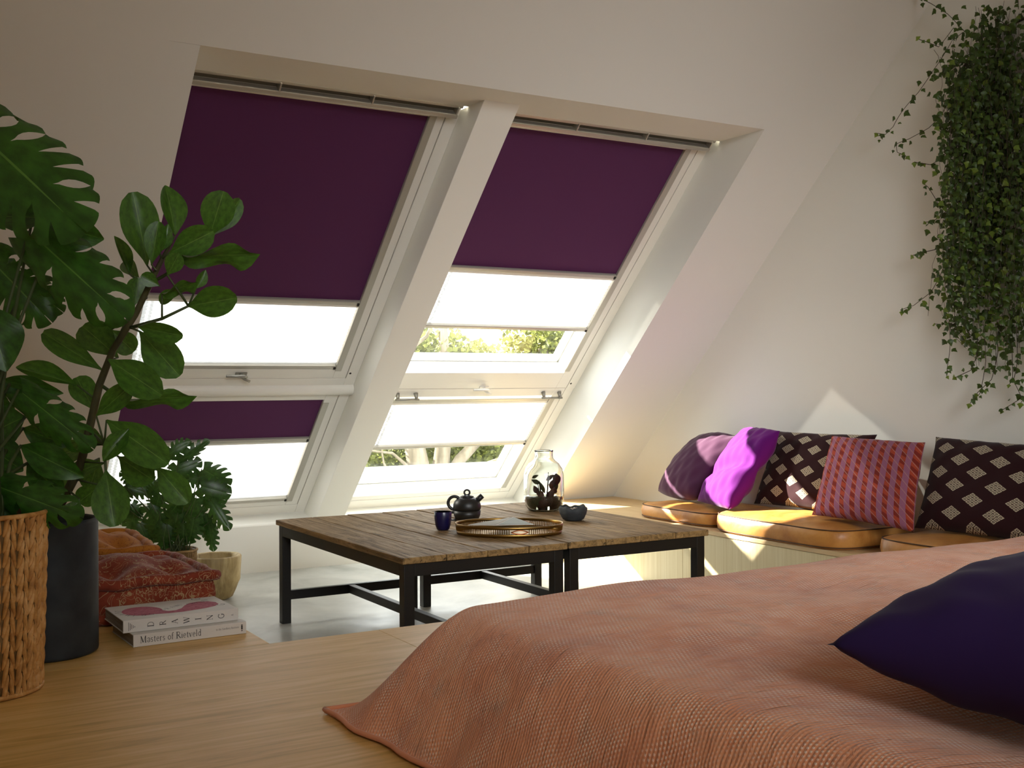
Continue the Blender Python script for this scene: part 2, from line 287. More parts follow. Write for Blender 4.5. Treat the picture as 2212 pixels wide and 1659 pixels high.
IVY_STRANDS =  [[(3.159, 2.528), (3.229, 2.516), (3.325, 2.41), (3.387, 2.322), (3.455, 2.254), (3.515, 2.193), (3.581, 2.174), (3.621, 2.186)], [(3.241, 2.26), (3.277, 2.217), (3.35, 2.161), (3.438, 2.126), (3.489, 2.111), (3.492, 2.074), (3.456, 2.051)], [(3.136, 2.512), (3.193, 2.566), (3.252, 2.636), (3.319, 2.696), (3.398, 2.755)], [(3.205, 2.56), (3.3, 2.505), (3.386, 2.557)], [(3.231, 1.649), (3.28, 1.534), (3.341, 1.437), (3.415, 1.381), (3.484, 1.36)], [(3.183, 2.079), (3.266, 2.034), (3.339, 1.996), (3.413, 2.019)], [(3.208, 1.607), (3.291, 1.625), (3.39, 1.615), (3.422, 1.604)], [(3.231, 1.849), (3.303, 1.818), (3.371, 1.92)], [(3.207, 1.806), (3.303, 1.758), (3.352, 1.744)], [(2.895, 2.552), (2.916, 2.633), (2.905, 2.705)], [(2.937, 2.488), (3.002, 2.543), (3.045, 2.594)], [(3.233, 1.31), (3.245, 1.21), (3.257, 1.11), (3.245, 1.066)], [(3.209, 1.388), (3.221, 1.289), (3.305, 1.293)], [(3.094, 1.284), (3.106, 1.167), (3.14, 1.089), (3.198, 1.06)], [(3.061, 1.282), (3.068, 1.127), (3.095, 0.991), (3.129, 0.948)], [(3.006, 1.28), (3.01, 1.165), (3.039, 1.05), (3.095, 0.991)], [(2.93, 1.201), (2.942, 1.049), (2.9, 0.974), (2.974, 0.923)], [(2.874, 1.274), (2.878, 1.086), (2.889, 0.955)], [(2.909, 1.275), (2.92, 1.125), (2.942, 1.03)]]
IVY_LEFT =  [(3.09, 2.529), (3.252, 2.472), (3.241, 2.29), (3.206, 2.143), (3.254, 2.032), (3.278, 1.855), (3.298, 1.656), (3.299, 1.495), (3.268, 1.332), (3.174, 1.228), (3.095, 1.167)]
# ------------------------------------------------------------------ the room shell
XL, XG, XO0, XO1, XP0, XP1 = -1.7, 4.25, 1.107, 3.742, 2.338, 2.511
def prism(mb, poly, x0, x1, m=0):
    n = len(poly); vs = [(x0, y, z) for y, z in poly] + [(x1, y, z) for y, z in poly]
    fs = [tuple(range(n)), tuple(range(2*n-1, n-1, -1))] + [(i, i+n, (i+1) % n+n, (i+1) % n) for i in range(n)]
    return mb.add(vs, fs, m)
def struct(o, label): return tag(o, label, None, None, 'structure')
TOPZ = 3.3
side = [(6.16, -.1), (6.16, 0), (6.16-TOPZ, TOPZ), (6.95-TOPZ, TOPZ), (6.95, 0), (6.95, -.1)]
mb = MB(); prism(mb, side, XL-.1, 1.0); prism(mb, [(6.16, -.1), (6.16, 0), (6.16-2.2205, 2.2205), (6.56-2.2205, 2.2205), (6.56, 0), (6.56, -.1)], 1.0, XO0); prism(mb, [(6.16, -.1), (6.16, 0), (6.16-TOPZ, TOPZ), (6.78-TOPZ, TOPZ), (6.78, 0), (6.78, -.1)], XO1, XG+.05)
prism(mb, [(3.939, 2.221), (6.16-TOPZ, TOPZ), (6.95-TOPZ, TOPZ), (4.454, 2.496), (4.207, 2.263), (4.249, 2.221)], 1.0, XO1)
struct(mb.build('ceiling', M_WALL, merge=True), 'white sloping ceiling that frames the recessed roof windows')
mb = MB().box(XL-.1, XG+.05, -2.7, 6.95-TOPZ, TOPZ, TOPZ+.1)
struct(mb.build('ceiling', M_WALL), 'flat white ceiling above the slope, out of the picture')
mb = MB(); prism(mb, [(6.10, -.1), (6.10, .256), (6.104, .264), (6.112, .269), (6.2265, .3015), (6.45, .525), (6.9, .45), (6.9, -.1)], XO0, XO1)
struct(mb.build('wall_back', M_WALL), 'low white knee wall with a sill below the roof windows')
mb = MB(); prism(mb, [(6.112, .218), (4.107, 2.223), (4.337, 2.223), (6.27, .29)], XP0, XP1)
struct(mb.build('trim_1', M_REVEAL, bevel=.002), 'white sloping post between the two columns of windows')
GABLE = [(-2.7, -.1), (6.78, -.1), (6.78, 0), (6.78-TOPZ, TOPZ), (6.78-TOPZ, TOPZ+.1), (-2.7, TOPZ+.1)]
struct(prism(MB(), GABLE, XG, XG+.15).build('wall_right', M_WALL, merge=True), 'white gable wall behind the cushions and the ivy')
struct(prism(MB(), GABLE, XL-.15, XL).build('wall_left', M_WALL, merge=True), 'white wall on the left, out of the picture')
struct(MB().box(XL-.1, XG+.1, -2.75, -2.6, -.1, 4.2).build('wall_front', M_WALL), 'white wall behind the viewer')
struct(MB().box(XL-.1, XG+.1, -2.7, 6.5, -.12, 0).build('floor', M_FLOOR), 'grey polished concrete floor of the sunken sitting area')

# wooden platform the bed stands on, with its arm running along the left side
pf = thing('wooden_platform', 'broad pale oak platform under the bed and the pots', 'platform')
for (x0, x1, y0, y1) in ((XL+.003, .16, -2.597, 3.07), (.16, 1.38, -2.597, 3.07), (1.38, 2.6, -2.597, 3.07), (2.6, 3.66, -2.597, 3.07), (XL+.003, 1.05, 3.0715, 5.835)):
    MB().box(x0+.0006, x1-.0006, y0, y1, .295, .32).build('panel', M_OAK, pf, bevel=.001)
MB().box(XL+.003, 3.66, 3.03, 3.05, 0, .294).box(1.01, 1.03, 3.05, 5.83, 0, .294).build('riser', M_OAK, pf)
bn = thing('built_in_bench', 'long pale wood bench along the gable wall under tan cushions', 'bench')
ys = [-.9, .25, 1.65, 3.05, 4.45, 5.835]
for a, b in zip(ys, ys[1:]): MB().box(3.665, 3.683, a+.001, b-.001, 0, .298).build('front_panel', M_ASH, bn, bevel=.001)
for a, b in ((-.9, 1.65), (1.65, 3.05), (3.05, 5.835)): MB().box(3.66, 4.249, a+.0005, b-.0005, .3, .32).build('seat_panel', M_ASHTOP, bn, bevel=.001)

# ------------------------------------------------------------------ roof windows and blinds (local frame: x along the wall, y up the slope, z into the room)
WD = 1.293; S0Z = .302; KF = 6.53
XW0, XW1 = 1.045, 2.449
def wm(x0):
    m = Matrix(((1, 0, 0), (0, -1/R2, -1/R2), (0, 1/R2, -1/R2))).to_4x4(); m.translation = (x0, KF-S0Z, S0Z); return m
def zs(z): return (z-S0Z)*R2
def ring(name, x0, x1, s0, s1, l, r, b, t, w0, w1, m, par, bev=.003):
    mb = MB()
    if l: mb.box(x0, x0+l, s0, s1, w0, w1)
    if r: mb.box(x1-r, x1, s0, s1, w0, w1)
    if b: mb.box(x0+l, x1-r, s0, s0+b, w0, w1)
    if t: mb.box(x0+l, x1-r, s1-t, s1, w0, w1)
    return mb.build(name, m, par, bevel=bev)
def sash_handle(win, s, m):
    h = MB().box(.645, .705, s-.012, s+.012, .0, .006).build('handle', m, win, bevel=.003)
    MB().tube([(.675, s, .0), (.675, s, .022), (.690, s-.004, .036), (.713, s-.014, .040)], [.010, .009, .008, .006], 10).tube([(.690, s-.004, .030), (.690, s+.012, .036), (.677, s+.020, .038), (.590, s+.020, .038)], [.008, .008, .008, .007], 10).build('lever', m, h, smooth=True)
def upper(n, x0, sgap, bot, frame_b, label, hm, hs):
    w = tag(empty('window_%d' % n, M=wm(x0)), label, None, None, 'structure')
    MB().box(.001, .058, frame_b, 2.80, -.07, 0).build('frame_stile', M_FRAME, w, bevel=.003)
    ring('frame', .001, WD-.001, frame_b, 2.80, 0, .057, max(.0, sgap-frame_b-.003), .0, -.16, 0, M_FRAME, w)
    ring('gap_strip', .05, WD-.05, sgap-.006, 2.72, .02, .02, .012, 0, -.06, -.012, M_GAP, w, 0)  # dark strip laid in the open gap, standing in for its shade
    ring('sash', .063, WD-.063, sgap, 2.74, 0, .070, bot-sgap, .08, -.16, .001, M_SASH, w)
    MB().box(.063, .133, sgap, 2.74, -.07, .001).build('sash_stile', M_SASH, w, bevel=.003)
    MB().box(.125, WD-.125, bot-.01, 2.67, -.088, -.082).build('pane', M_PANE, w)
    ring('glazing_bead', .128, WD-.128, bot-.004, 2.68, .012, .012, .010, 0, -.098, -.089, M_GREY, w, .002)
    v = MB().box(.03, WD-.03, 2.690, 2.711, .012, .044).build('vent_bar', M_RAIL, w, bevel=.004)
    MB().box(.03, WD-.03, 2.711, 2.748, .003, .010).build('vent_slot', M_DARKRAIL, v)
    MB().box(.02, WD-.02, 2.742, 2.756, .0, .040).build('top_strip', M_RAIL, v)
    for x in (.117, .467, .862, WD-.04): MB().box(x-.003, x+.003, 2.708, 2.748, .008, .046).build('bracket', M_RAIL, v, bevel=.001)
    if hm: sash_handle(w, hs, hm)
    for x in (.045, WD-.045): MB().lathe([(.0, .001), (.006, .001), (.006, 0)], 12, x, sgap+.035).build('plug', M_GAP, w)
    return w
def lower(n, x0, top, label):
    w = tag(empty('window_%d' % n, M=wm(x0)), label, None, None, 'structure')
    MB().box(.001, .058, 0, top+.001, -.07, -.002).build('frame_stile', M_FRAME, w, bevel=.003)
    ring('frame', .001, WD-.001, 0, top+.001, 0, .057, .070, .0, -.16, -.002, M_FRAME, w)
    ring('gap_strip', .05, WD-.05, .066, top, .02, .02, .012, 0, -.06, -.012, M_GAP, w, 0)  # same dark strip, gap shade put into the colour
    ring('sash', .063, WD-.063, .075, top, 0, .070, .036, .06, -.16, .0, M_SASH, w)
    MB().box(.063, .133, .075, top, -.07, .0).build('sash_stile', M_SASH, w, bevel=.003)
    MB().box(.125, WD-.125, .10, top-.05, -.088, -.082).build('pane', M_PANE, w)
    ring('glazing_bead', .128, WD-.128, .108, top-.05, .012, .012, .010, 0, -.098, -.089, M_GREY, w, .002)
    return w
w1 = upper(1, XW0, zs(1.069), 1.150, zs(1.033), 'large upper roof window on the left with an aubergine blind most of the way down', M_GREY, zs(1.092))
wl = lower(2, XW0, .985, 'lower fixed window on the left, under the rounded transom')
MB().tube([(0, 1.002, -.005), (WD, 1.002, -.005)], .033, 24).box(.0, WD, .969, 1.035, -.16, .005).build('transom', M_FRAME, wl, bevel=.004, smooth=True)
w3 = upper(3, XW1, zs(1.011), 1.124, zs(1.011)-.004, 'upper roof window on the right with treetops showing below its white blind', M_SASH, zs(1.013)+.004)
wr = lower(4, XW1, zs(1.008), 'lower window on the right with tree trunks showing through its glass')
for xa in (.215, WD-.15):
    b = MB().tube([(xa-.07, .95, .030), (xa+.07, .95, .030)], .0065, 10).build('pull_bar', M_GREY, wr, smooth=True)
    for q in (-.055, .055): MB().tube([(xa+q, .968, 0), (xa+q, .960, .016), (xa+q, .951, .030)], [.013, .010, .008], 10).build('mount', M_GREY, b, smooth=True)
def guide(par, s0, s1):
    for x in (.1, WD-.1):
        a, b = (x, x+.036) if x < .5 else (x-.036, x)
        MB().box(a, b, s0, s1, -.028, .003).build('guide_rail', M_RAIL, par, bevel=.004)
def hem(par, s0, s1, m, name='hem_bar'):
    MB().box(.137, WD-.137, s0, s1, -.020, .004).build(name, m, par, bevel=.005)
    for a, b in ((.139, .151), (WD-.151, WD-.139)): MB().box(a, b, s0+.002, s1-.006, -.010, .009).build('end_clip', M_GAP, par, bevel=.002)
def roller(x0, s0, s1, label, g0=None):
    t = thing('blackout_blind', label, 'blind', M=wm(x0))
    MB().box(.130, WD-.130, s0+.018, s1, -.014, -.012).build('fabric', M_PURPLE, t)
    hem(t, s0-.004, s0+.020, M_RAIL)
    return t
def pleated(x0, s0, s1, label, head=False):
    t = thing('pleated_blind', label, 'blind', M=wm(x0))
    n = max(4, round((s1-s0)/.0105)); mb = MB(); vs = []; fs = []
    for i in range(n+1):
        s = s0+(s1-s0)*i/n; w = -.0185 if i % 2 else -.0125
        vs += [(.134, s, w), (WD-.134, s, w)]
    mb.add(vs, [(2*i, 2*i+1, 2*i+3, 2*i+2) for i in range(n)]); mb.build('pleated_cloth', M_PLEAT, t)
    hem(t, s0-.016, s0+.006, M_RAIL)
    MB().box(.137, WD-.137, s1-.012, s1+.004, -.021, -.004).build('top_strip', M_FRAME, t, bevel=.002)
    if head: MB().box(.137, WD-.137, s1+.005, s1+.030, -.03, -.001).build('head_box', M_RAIL, t, bevel=.003)
    return t
roller(XW0, zs(1.423), 2.70, 'big aubergine blackout blind in the upper left window', 1.135)
pleated(XW0, 1.168, zs(1.423)-.010, 'white pleated blind below the big aubergine blind on the left')
roller(XW0, zs(.736), .935, 'short aubergine blind under the transom of the lower left window', .105)
pleated(XW0, .130, zs(.736)-.010, 'white pleated blind in the lower left window behind the potted plant')
roller(XW1, zs(1.600), 2.70, 'aubergine blackout blind in the upper right window', 1.135)
pleated(XW1, zs(1.336), zs(1.600)-.010, 'white pleated blind hanging above the upper strip of treetops')
pleated(XW1, zs(.680), zs(.928), 'white pleated blind above the tea pot in the lower right window', True)
guide(w1, 1.135, 2.70); guide(wl, .105, zs(.942)); guide(w3, 1.135, 2.70); guide(wr, .112, zs(.948))

# ------------------------------------------------------------------ trees and ground outside
M_BARK = grain('pale_gum_bark', '4d4433', '6a5f4c', '807563', (3, 3, .6), .9, .3, 3)
def treeleaf(name, c, tcol):
    m = mat(name, c, .6, spec=.2); nt = m.node_tree; out = nt.nodes['Material Output']
    t = N(m, 'ShaderNodeBsdfTranslucent'); t.inputs['Color'].default_value = lin(tcol)
    mx = N(m, 'ShaderNodeMixShader'); mx.inputs[0].default_value = .55
    LK(m, bsdf(m).outputs[0], mx.inputs[1]); LK(m, t.outputs[0], mx.inputs[2]); LK(m, mx.outputs[0], out.inputs[0]); return m
M_TL1 = treeleaf('pale_olive_leaf', '6a6e36', '8a8f4a'); M_TL2 = treeleaf('olive_leaf', '52562e', '6c7240')  # paler and deeper olive leaf tones, mixed at random
struct(MB().box(-40, 60, 7.5, 90, -5.2, -5).build('ground', mat('garden_green', '3c4028', .9)), 'grassy ground far below the windows')
def tree(name, label, x, y, branches, blobs, nl, rnd):
    t = thing(name, label, 'tree', (x, y, -5), group=None)
    mb = MB()
    for pts, r0, r1 in branches:
        n = len(pts); mb.tube([(p[0], p[1], p[2]+5) for p in pts], [r0+(r1-r0)*i/(n-1) for i in range(n)], 9)
    mb.build('trunk', M_BARK, t, smooth=True)
    mb = MB(); tot = sum(b[3]**2 for b in blobs)
    for bx, by, bz, br in blobs:
        for i in range(int(1.5*nl*br*br/tot)):
            d = Vector((rnd.gauss(0, 1), rnd.gauss(0, 1), rnd.gauss(0, 1))).normalized()*br*(rnd.random()**.45)
            p = Vector((bx, by, bz+5)) + Vector((d.x*1.25, d.y, d.z*.85)); a = Vector((rnd.gauss(0, 1), rnd.gauss(0, 1), rnd.gauss(0, 1)-.4)).normalized()
            b = a.orthogonal().normalized(); b.rotate(Matrix.Rotation(rnd.random()*6.28, 3, a)); L = .06+.05*rnd.random(); b = b*.4*L; a = a*L
            mb.add([p, p+a*.5+b, p+a, p+a*.5-b], [(0, 1, 2, 3)], 0 if rnd.random() < .6 else 1)
    c = mb.build('crown', [M_TL1, M_TL2], t); c['kind'] = 'stuff'
    return t
rnd = random.Random(3)
tree('gum_tree', 'pale barked tree with a forked trunk outside the lower right window', 6.5, 13,
     [([(0, 0, -5), (-.05, 0, -2), (0, 0, -.9), (-.06, 0, -.2), (-.16, 0, .3), (-.42, 0, 1.5), (-.6, 0, 2.2)], .24, .07),
      ([(.02, 0, -1.1), (.18, 0, -.4), (.27, 0, .3), (.34, .1, 1.3), (.3, .1, 2.1)], .15, .05),
      ([(.08, 0, -1.1), (.24, -.1, -.28), (.45, -.1, .04), (.78, -.1, .33), (1.3, 0, .75), (1.6, 0, 1.2)], .11, .03),
      ([(.1, 0, -1.3), (.4, -.2, -.35), (.62, -.2, -.12), (.84, -.2, -.03), (1.04, -.2, .03), (1.30, -.2, -.07)], .075, .035),
      ([(-.03, 0, -.7), (-.22, -.1, -.22), (-.33, -.1, .02), (-.5, -.1, .16), (-.8, -.1, .2)], .035, .012), ([(-.25, -.1, -.15), (-.5, -.1, -.18), (-.62, -.1, .05), (-.66, -.1, .3)], .02, .008),
      ([(-.38, 0, 1.3), (-.2, -.1, 1.5), (-.02, -.1, 1.62), (.12, -.1, 1.9)], .04, .015)],
     [(-.35, .3, 1.32, .50), (.35, .4, 1.40, .50), (.95, .4, 1.20, .48), (-.9, .3, 1.45, .6), (.1, 1.2, 1.45, .6), (-.6, 1.1, 1.5, .6), (1.25, .9, 1.15, .5), (-1.0, .8, .05, .7), (.0, 1.3, .0, .85), (1.0, 1.0, .15, .8), (1.8, 1.0, -.1, .7), (.4, .9, -.6, .7), (-1.6, .9, -.2, .8)], 15000, rnd)
tree('leafy_tree', 'round leafy tree outside at the right end of the window strip', 10.2, 16,
     [([(0, 0, -5), (.1, 0, -2.5), (0, 0, -1), (.1, 0, .4), (.0, 0, 1.6)], .26, .08), ([(.05, 0, -.2), (.5, 0, .6), (.9, 0, 1.4)], .1, .04)],
     [(0, 0, 1.85, .62), (-.25, .3, 1.45, .5), (.5, .2, 1.6, .55), (.95, 0, 1.2, .8), (-.3, .4, .35, .8), (.2, .9, -.4, 1.0), (1.4, .5, .2, .9), (-.6, .5, 1.0, .5)], 8500, rnd)
for i, (x, y, s) in enumerate(((3.4, 19, 1.0), (15.5, 20, 1.2), (-2.5, 18, 1.1))):
    tree('leafy_tree', ('leafy tree farther off behind the forked tree', 'leafy tree farther off to the right of the round tree', 'leafy tree farther off at the left end of the row')[i], x, y,
         [([(0, 0, -5), (.1, 0, -2), (-.1, 0, 0), (0, 0, 1.5)], .3, .08)],
         [(-.8, 0, .6, 1.1*s), (.9, 0, .5, 1.1*s), (0, .2, 1.5, 1.0*s), (0, 0, -1.2, 1.5*s)], 4200, rnd)
tree('garden_hedge', 'distant bank of shrubs closing the view outside', 6.5, 27,
     [([(0, 0, -5), (0, 0, -3), (.1, 0, -1)], .3, .1)], [(x, (x % 3)*.4, -1.2+.4*math.sin(x*2.1), 1.7) for x in range(-9, 11, 2)], 9000, rnd)
# ------------------------------------------------------------------ low tables
def coffee_table(x0, y0, label, seed):
    r = random.Random(seed); LX, LY = .676, 1.285
    t = thing('coffee_table', label, 'table', (x0, y0, 0), group='pair of low timber tables')
    ws = [.17, .165, .172, .169]; x = 0
    for i, w in enumerate(ws):
        n = 14; mb = MB(); dz = r.uniform(-.0015, .0015)
        for j in range(n):   # slightly uneven edges along the board
            pass
        vs = []; fs = []
        for j in range(n+1):
            y = LY*j/n; a = r.uniform(0, .0022) if 0 < j < n else 0; b = r.uniform(0, .0022) if 0 < j < n else 0
            e = r.uniform(-.0008, .0008)
            vs += [(x+.0012+a, y, .4265), (x+w-.0012-b, y, .4265), (x+w-.0012-b, y, .45+dz+e), (x+.0012+a, y, .45+dz-e)]
        for j in range(n):
            o = 4*j; fs += [(o+k, o+(k+1) % 4, o+4+(k+1) % 4, o+4+k) for k in range(4)]
        fs += [(3, 2, 1, 0), (4*n, 4*n+1, 4*n+2, 4*n+3)]
        mb.add(vs, fs); mb.build('top_board', M_TIMBER, t, bevel=.0025, loc=(0, 0, 0)); x += w
    i, L = .012, .040
    for xa in (i, LX-i-L):
        for ya in (i, LY-i-L): MB().box(xa, xa+L, ya, ya+L, 0, .426).build('leg', M_BLACK, t, bevel=.002)
    for ya in (i, LY-i-L):
        MB().box(i+L, LX-i-L, ya, ya+L-.004, .381, .426).build('apron', M_BLACK, t, bevel=.002)
        MB().box(i+L, LX-i-L, ya+.006, ya+L-.010, .102, .142).build('stretcher', M_BLACK, t, bevel=.002)
    for xa in (i, LX-i-L): MB().box(xa, xa+L-.004, i+L, LY-i-L, .381, .426).build('apron', M_BLACK, t, bevel=.002)
    MB().box(LX/2-.015, LX/2+.015, i+L-.012, LY-i-L+.008, .104, .140).build('stretcher', M_BLACK, t, bevel=.002)
coffee_table(1.665, 3.503, 'weathered timber table on black steel legs under the brass tray and tea pot', 1)
coffee_table(2.349, 3.508, 'weathered timber table on black steel legs under the glass jar, nearer the bench', 2)

# ------------------------------------------------------------------ things on the tables
TZ = .4512
M_TEA = mat('matt_black_ceramic', '1b1a18', .42, spec=.5)
c_, s_ = math.cos(math.radians(30.97)), math.sin(math.radians(30.97)); RT = Vector((c_, -s_, 0)); UP = Vector((0, 0, 1))
def torus(mb, c, r, q, a=RT, b=UP, n=28, a0=0, a1=360, m=10):
    c = Vector(c); k = n if a1-a0 < 360 else n
    pts = [c + (a*math.cos(math.radians(a0+(a1-a0)*i/k)) + b*math.sin(math.radians(a0+(a1-a0)*i/k)))*r for i in range(k+1)]
    return mb.tube(pts, q, m)
cp = thing('tea_cup', 'black ceramic cup with a ring handle, underneath the black tea pot', 'cup', (2.352, 4.30, TZ))
MB().lathe([(0, 0), (.040, 0), (.050, .006), (.057, .022), (.060, .044), (.056, .044), (.053, .024), (.044, .010), (0, .009)], 40).build('body', M_TEA, cp, smooth=True)
torus(MB(), tuple(-RT*.062+UP*.017), .0185, .0058).build('handle', M_TEA, cp, smooth=True)
tp = thing('tea_pot', 'round black tea pot with ring handle and stub spout, stacked on its cup', 'tea pot', (2.352, 4.30, TZ+.0445))
MB().lathe([(0, 0), (.055, 0), (.0585, .004), (.0605, .012), (.0595, .025), (.0545, .038), (.045, .048), (.030, .0555)], 44).lathe([(.0295, .0550), (.030, .057), (.014, .062), (0, .0625)], 32).build('body', M_TEA, tp, smooth=True)
lid = MB().lathe([(.0285, .0555), (.029, .0595), (.018, .0635), (0, .0645)], 32).build('lid', M_TEA, tp, smooth=True)
torus(MB(), tuple(UP*.0755), .0115, .0042).build('ring', M_TEA, lid, smooth=True)
torus(MB(), tuple(-RT*.054+UP*.031), .0275, .0068).build('handle', M_TEA, tp, smooth=True)
MB().tube([RT*.038+UP*.036, RT*.054+UP*.051, RT*.066+UP*.062, RT*.0655+UP*.0615, RT*.05+UP*.047], [.013, .012, .012, .009, .007], 16).build('spout', M_TEA, tp, smooth=True)
M_COB = mat('cobalt_glaze', '14123f', .25, spec=.6); M_RUST = mat('rust_glaze', '6a2f22', .35)
cb = thing('beaker', 'small cobalt blue beaker with a rust red inside, left of the tea pot', 'cup', (2.118, 4.075, TZ))
MB().lathe([(0, 0), (.021, 0), (.0255, .004), (.031, .020), (.0345, .045), (.0352, .073), (.0345, .0745)], 36).build('body', M_COB, cb, smooth=True)
MB().lathe([(.0346, .0745), (.0332, .0740), (.0322, .045), (.028, .018), (0, .012)], 36).build('lining', M_RUST, cb, smooth=True)

M_BRASS = mat('aged_brass', '9a7a42', .32, 1.0); M_COPPER = mat('copper_handle', 'a8613a', .3, 1.0)
def oval(a, b, t): return Vector((a*math.cos(t), b*math.sin(t), 0))
tr = thing('serving_tray', 'oval brass tray with a pierced gallery rim holding a folded paper', 'tray', (2.296, 3.852, TZ), math.atan2(-.538, .843))
A_, B_ = .204, .150; NN = 72
def band(z0, z1, d0, d1, q=.002):
    mb = MB(); vs = []
    for k in range(NN):
        t = 2*PI*k/NN
        for (d, z) in ((d0-q, z0), (d0+q, z0), (d1+q, z1), (d1-q, z1)):
            p = oval(A_+d, B_+d, t); vs.append((p.x, p.y, z))
    return mb.add(vs, [(4*k+j, 4*k+(j+1) % 4, 4*((k+1) % NN)+(j+1) % 4, 4*((k+1) % NN)+j) for k in range(NN) for j in range(4)])
mb = MB(); mb.add([tuple(oval(A_, B_, 2*PI*k/NN))[:2]+(.003,) for k in range(NN)]+[tuple(oval(A_, B_, 2*PI*k/NN))[:2]+(.0,) for k in range(NN)], [tuple(range(NN)), tuple(range(2*NN-1, NN-1, -1))]+[(k, k+NN, (k+1) % NN+NN, (k+1) % NN) for k in range(NN)])
mb.build('base_plate', M_BRASS, tr)
band(0, .014, .0, .004).build('lower_band', M_BRASS, tr, smooth=True); band(.031, .042, .006, .008).build('upper_band', M_BRASS, tr, smooth=True)
mb = MB(); nb = 150
for k in range(nb):
    t = 2*PI*k/nb
    if min(abs(t-1.5*PI-.22), abs(t-.5*PI+.22)) < .16: continue
    p, q = oval(A_+.004, B_+.004, t), oval(A_+.006, B_+.006, t); mb.tube([(p.x, p.y, .013), (q.x, q.y, .033)], .0016, 4, cap=False)
g = mb.build('gallery_bars', M_BRASS, tr); g['kind'] = 'stuff'
for t0 in (1.5*PI+.22, .5*PI-.22):
    pts = []
    for k in range(17):
        f = k/16; p = oval(A_+.006, B_+.006, t0-.16+.32*f); pts.append((p.x, p.y, .022+.0075*math.sin(PI*f)))
    for k in range(15, 0, -1):
        f = k/16; p = oval(A_+.006, B_+.006, t0-.16+.32*f); pts.append((p.x, p.y, .022-.0075*math.sin(PI*f)))
    MB().tube(pts+pts[:2], .0024, 6).build('handle', M_COPPER, tr, smooth=True)
M_PAGE = mat('grey_printed_page', 'a8a59b', .7); M_PAGE2 = mat('slate_printed_page', '969d97', .7); M_PAPER = mat('white_paper', 'cfcac0', .8)
pp = thing('folded_paper', 'folded paper with two grey pictures lying in the brass tray', 'paper', (0, 0, 0))
P = [Vector(p) for p in ((2.103, 3.838, .4965), (2.375, 4.02, .482), (2.365, 3.935, .500), (2.325, 3.712, .4965), (2.178, 3.755, .4985))]
def leafq(mb, a, b, c, d, z=0, m=0):
    mb.add([a+UP*z, b+UP*z, c+UP*z, d+UP*z, a+UP*(z+.0015), b+UP*(z+.0015), c+UP*(z+.0015), d+UP*(z+.0015)], [(3,2,1,0),(4,5,6,7),(0,1,5,4),(1,2,6,5),(2,3,7,6),(3,0,4,7)], m)
def inset(q, f): c = sum(q, Vector())/4; return [c+(p-c)*f for p in q]
qa = [P[0], P[4], P[2], P[1]]; qb = [P[4], P[3], P[2]*.86+P[3]*.14, P[2]]
m1 = MB(); leafq(m1, *qa); m1.build('left_page', M_PAPER, pp); m2 = MB(); leafq(m2, *qb); m2.build('right_page', M_PAPER, pp)
m1 = MB(); leafq(m1, *inset(qa, .93), z=.0012); m1.build('picture', M_PAGE, pp); m2 = MB(); leafq(m2, *inset(qb, .86), z=.0012); m2.build('picture', M_PAGE2, pp)

def glassmat(name, c, ior=1.46):
    m = bpy.data.materials.new(name); m.use_nodes = True; b = bsdf(m); b.inputs['Base Color'].default_value = c; b.inputs['Roughness'].default_value = .0
    b.inputs['Transmission Weight'].default_value = 1.0; b.inputs['IOR'].default_value = ior; return m
M_GLASS = glassmat('clear_jar_glass', (.95, .98, .95, 1)); M_WATER = glassmat('still_water', (.93, .95, .88, 1), 1.33)
jr = thing('glass_jar', 'tall clear glass jar with a short neck, reddish leaves and some water inside', 'jar', (2.835, 4.44, TZ))
MB().lathe([(0, 0), (.062, 0), (.074, .006), (.086, .025), (.0925, .055), (.0935, .10), (.0925, .165), (.086, .195), (.070, .218), (.052, .232), (.0435, .243), (.0415, .255), (.0415, .270), (.0445, .277), (.0425, .279), (.0385, .273),
            (.0378, .255), (.040, .242), (.049, .2285), (.067, .214), (.0825, .192), (.0890, .164), (.0900, .10), (.0890, .056), (.083, .028), (.072, .010), (.060, .0045), (0, .0045)], 56).build('glass', M_GLASS, jr, smooth=True)
MB().lathe([(0, .006), (.059, .006), (.071, .012), (.082, .029), (.0880, .057), (.0884, .066), (0, .066)], 56).build('water', M_WATER, jr, smooth=True)
M_RLEAF = leafmat('red_brown_leaf', '6a2a20', '9a4a32', 'a8674a', .4, .45); M_GLEAF = leafmat('olive_wet_leaf', '5a5d24', '7d8038', '9a9850', .4, .4); M_STEMB = mat('brown_stem', '3a2416', .7)

# leaf templates: unit length along y, unit width along x
def leaf_mesh(name, m, prof, nl=12, nw=6, fold=.15, droop=.25, wave=0, wf=3, thick=0):
    mb = MB()
    def fn(u, v):
        w = prof(v); t = (u-.5)*2; x = t*.5*w
        z = fold*abs(t)*w*.35 - droop*v*v + wave*math.sin(v*wf*PI+(1.2 if t > 0 else 0))*abs(t)**1.5*w
        return (x, v, z)
    mb.grid(fn, nw, nl); return mb.mesh(name, m, True)
def ovate(v, a=.35, p=1.0, tip=1.0):   # widest at a
    if v <= 0 or v >= 1: return .02
    q = v/a*.5 if v < a else .5+.5*(v-a)/(1-a)
    return max(.02, math.sin(PI*q)**p)
def put_leaf(par, me, B, T, n, W, name='leaf', zf=None):
    B = Vector(B); T = Vector(T); y = T-B; L = y.length; y.normalize(); z = Vector(n); z = (z-y*z.dot(y)).normalized(); x = y.cross(z)
    M = Matrix((x*W, y*L, z*(zf or L))).transposed().to_4x4(); M.translation = B
    return link(name, me, par, M=M)
rl = [leaf_mesh('jar_leaf', m, lambda v: ovate(v, .45, .9), 8, 4, .3, .3) for m in (M_RLEAF, M_GLEAF)]
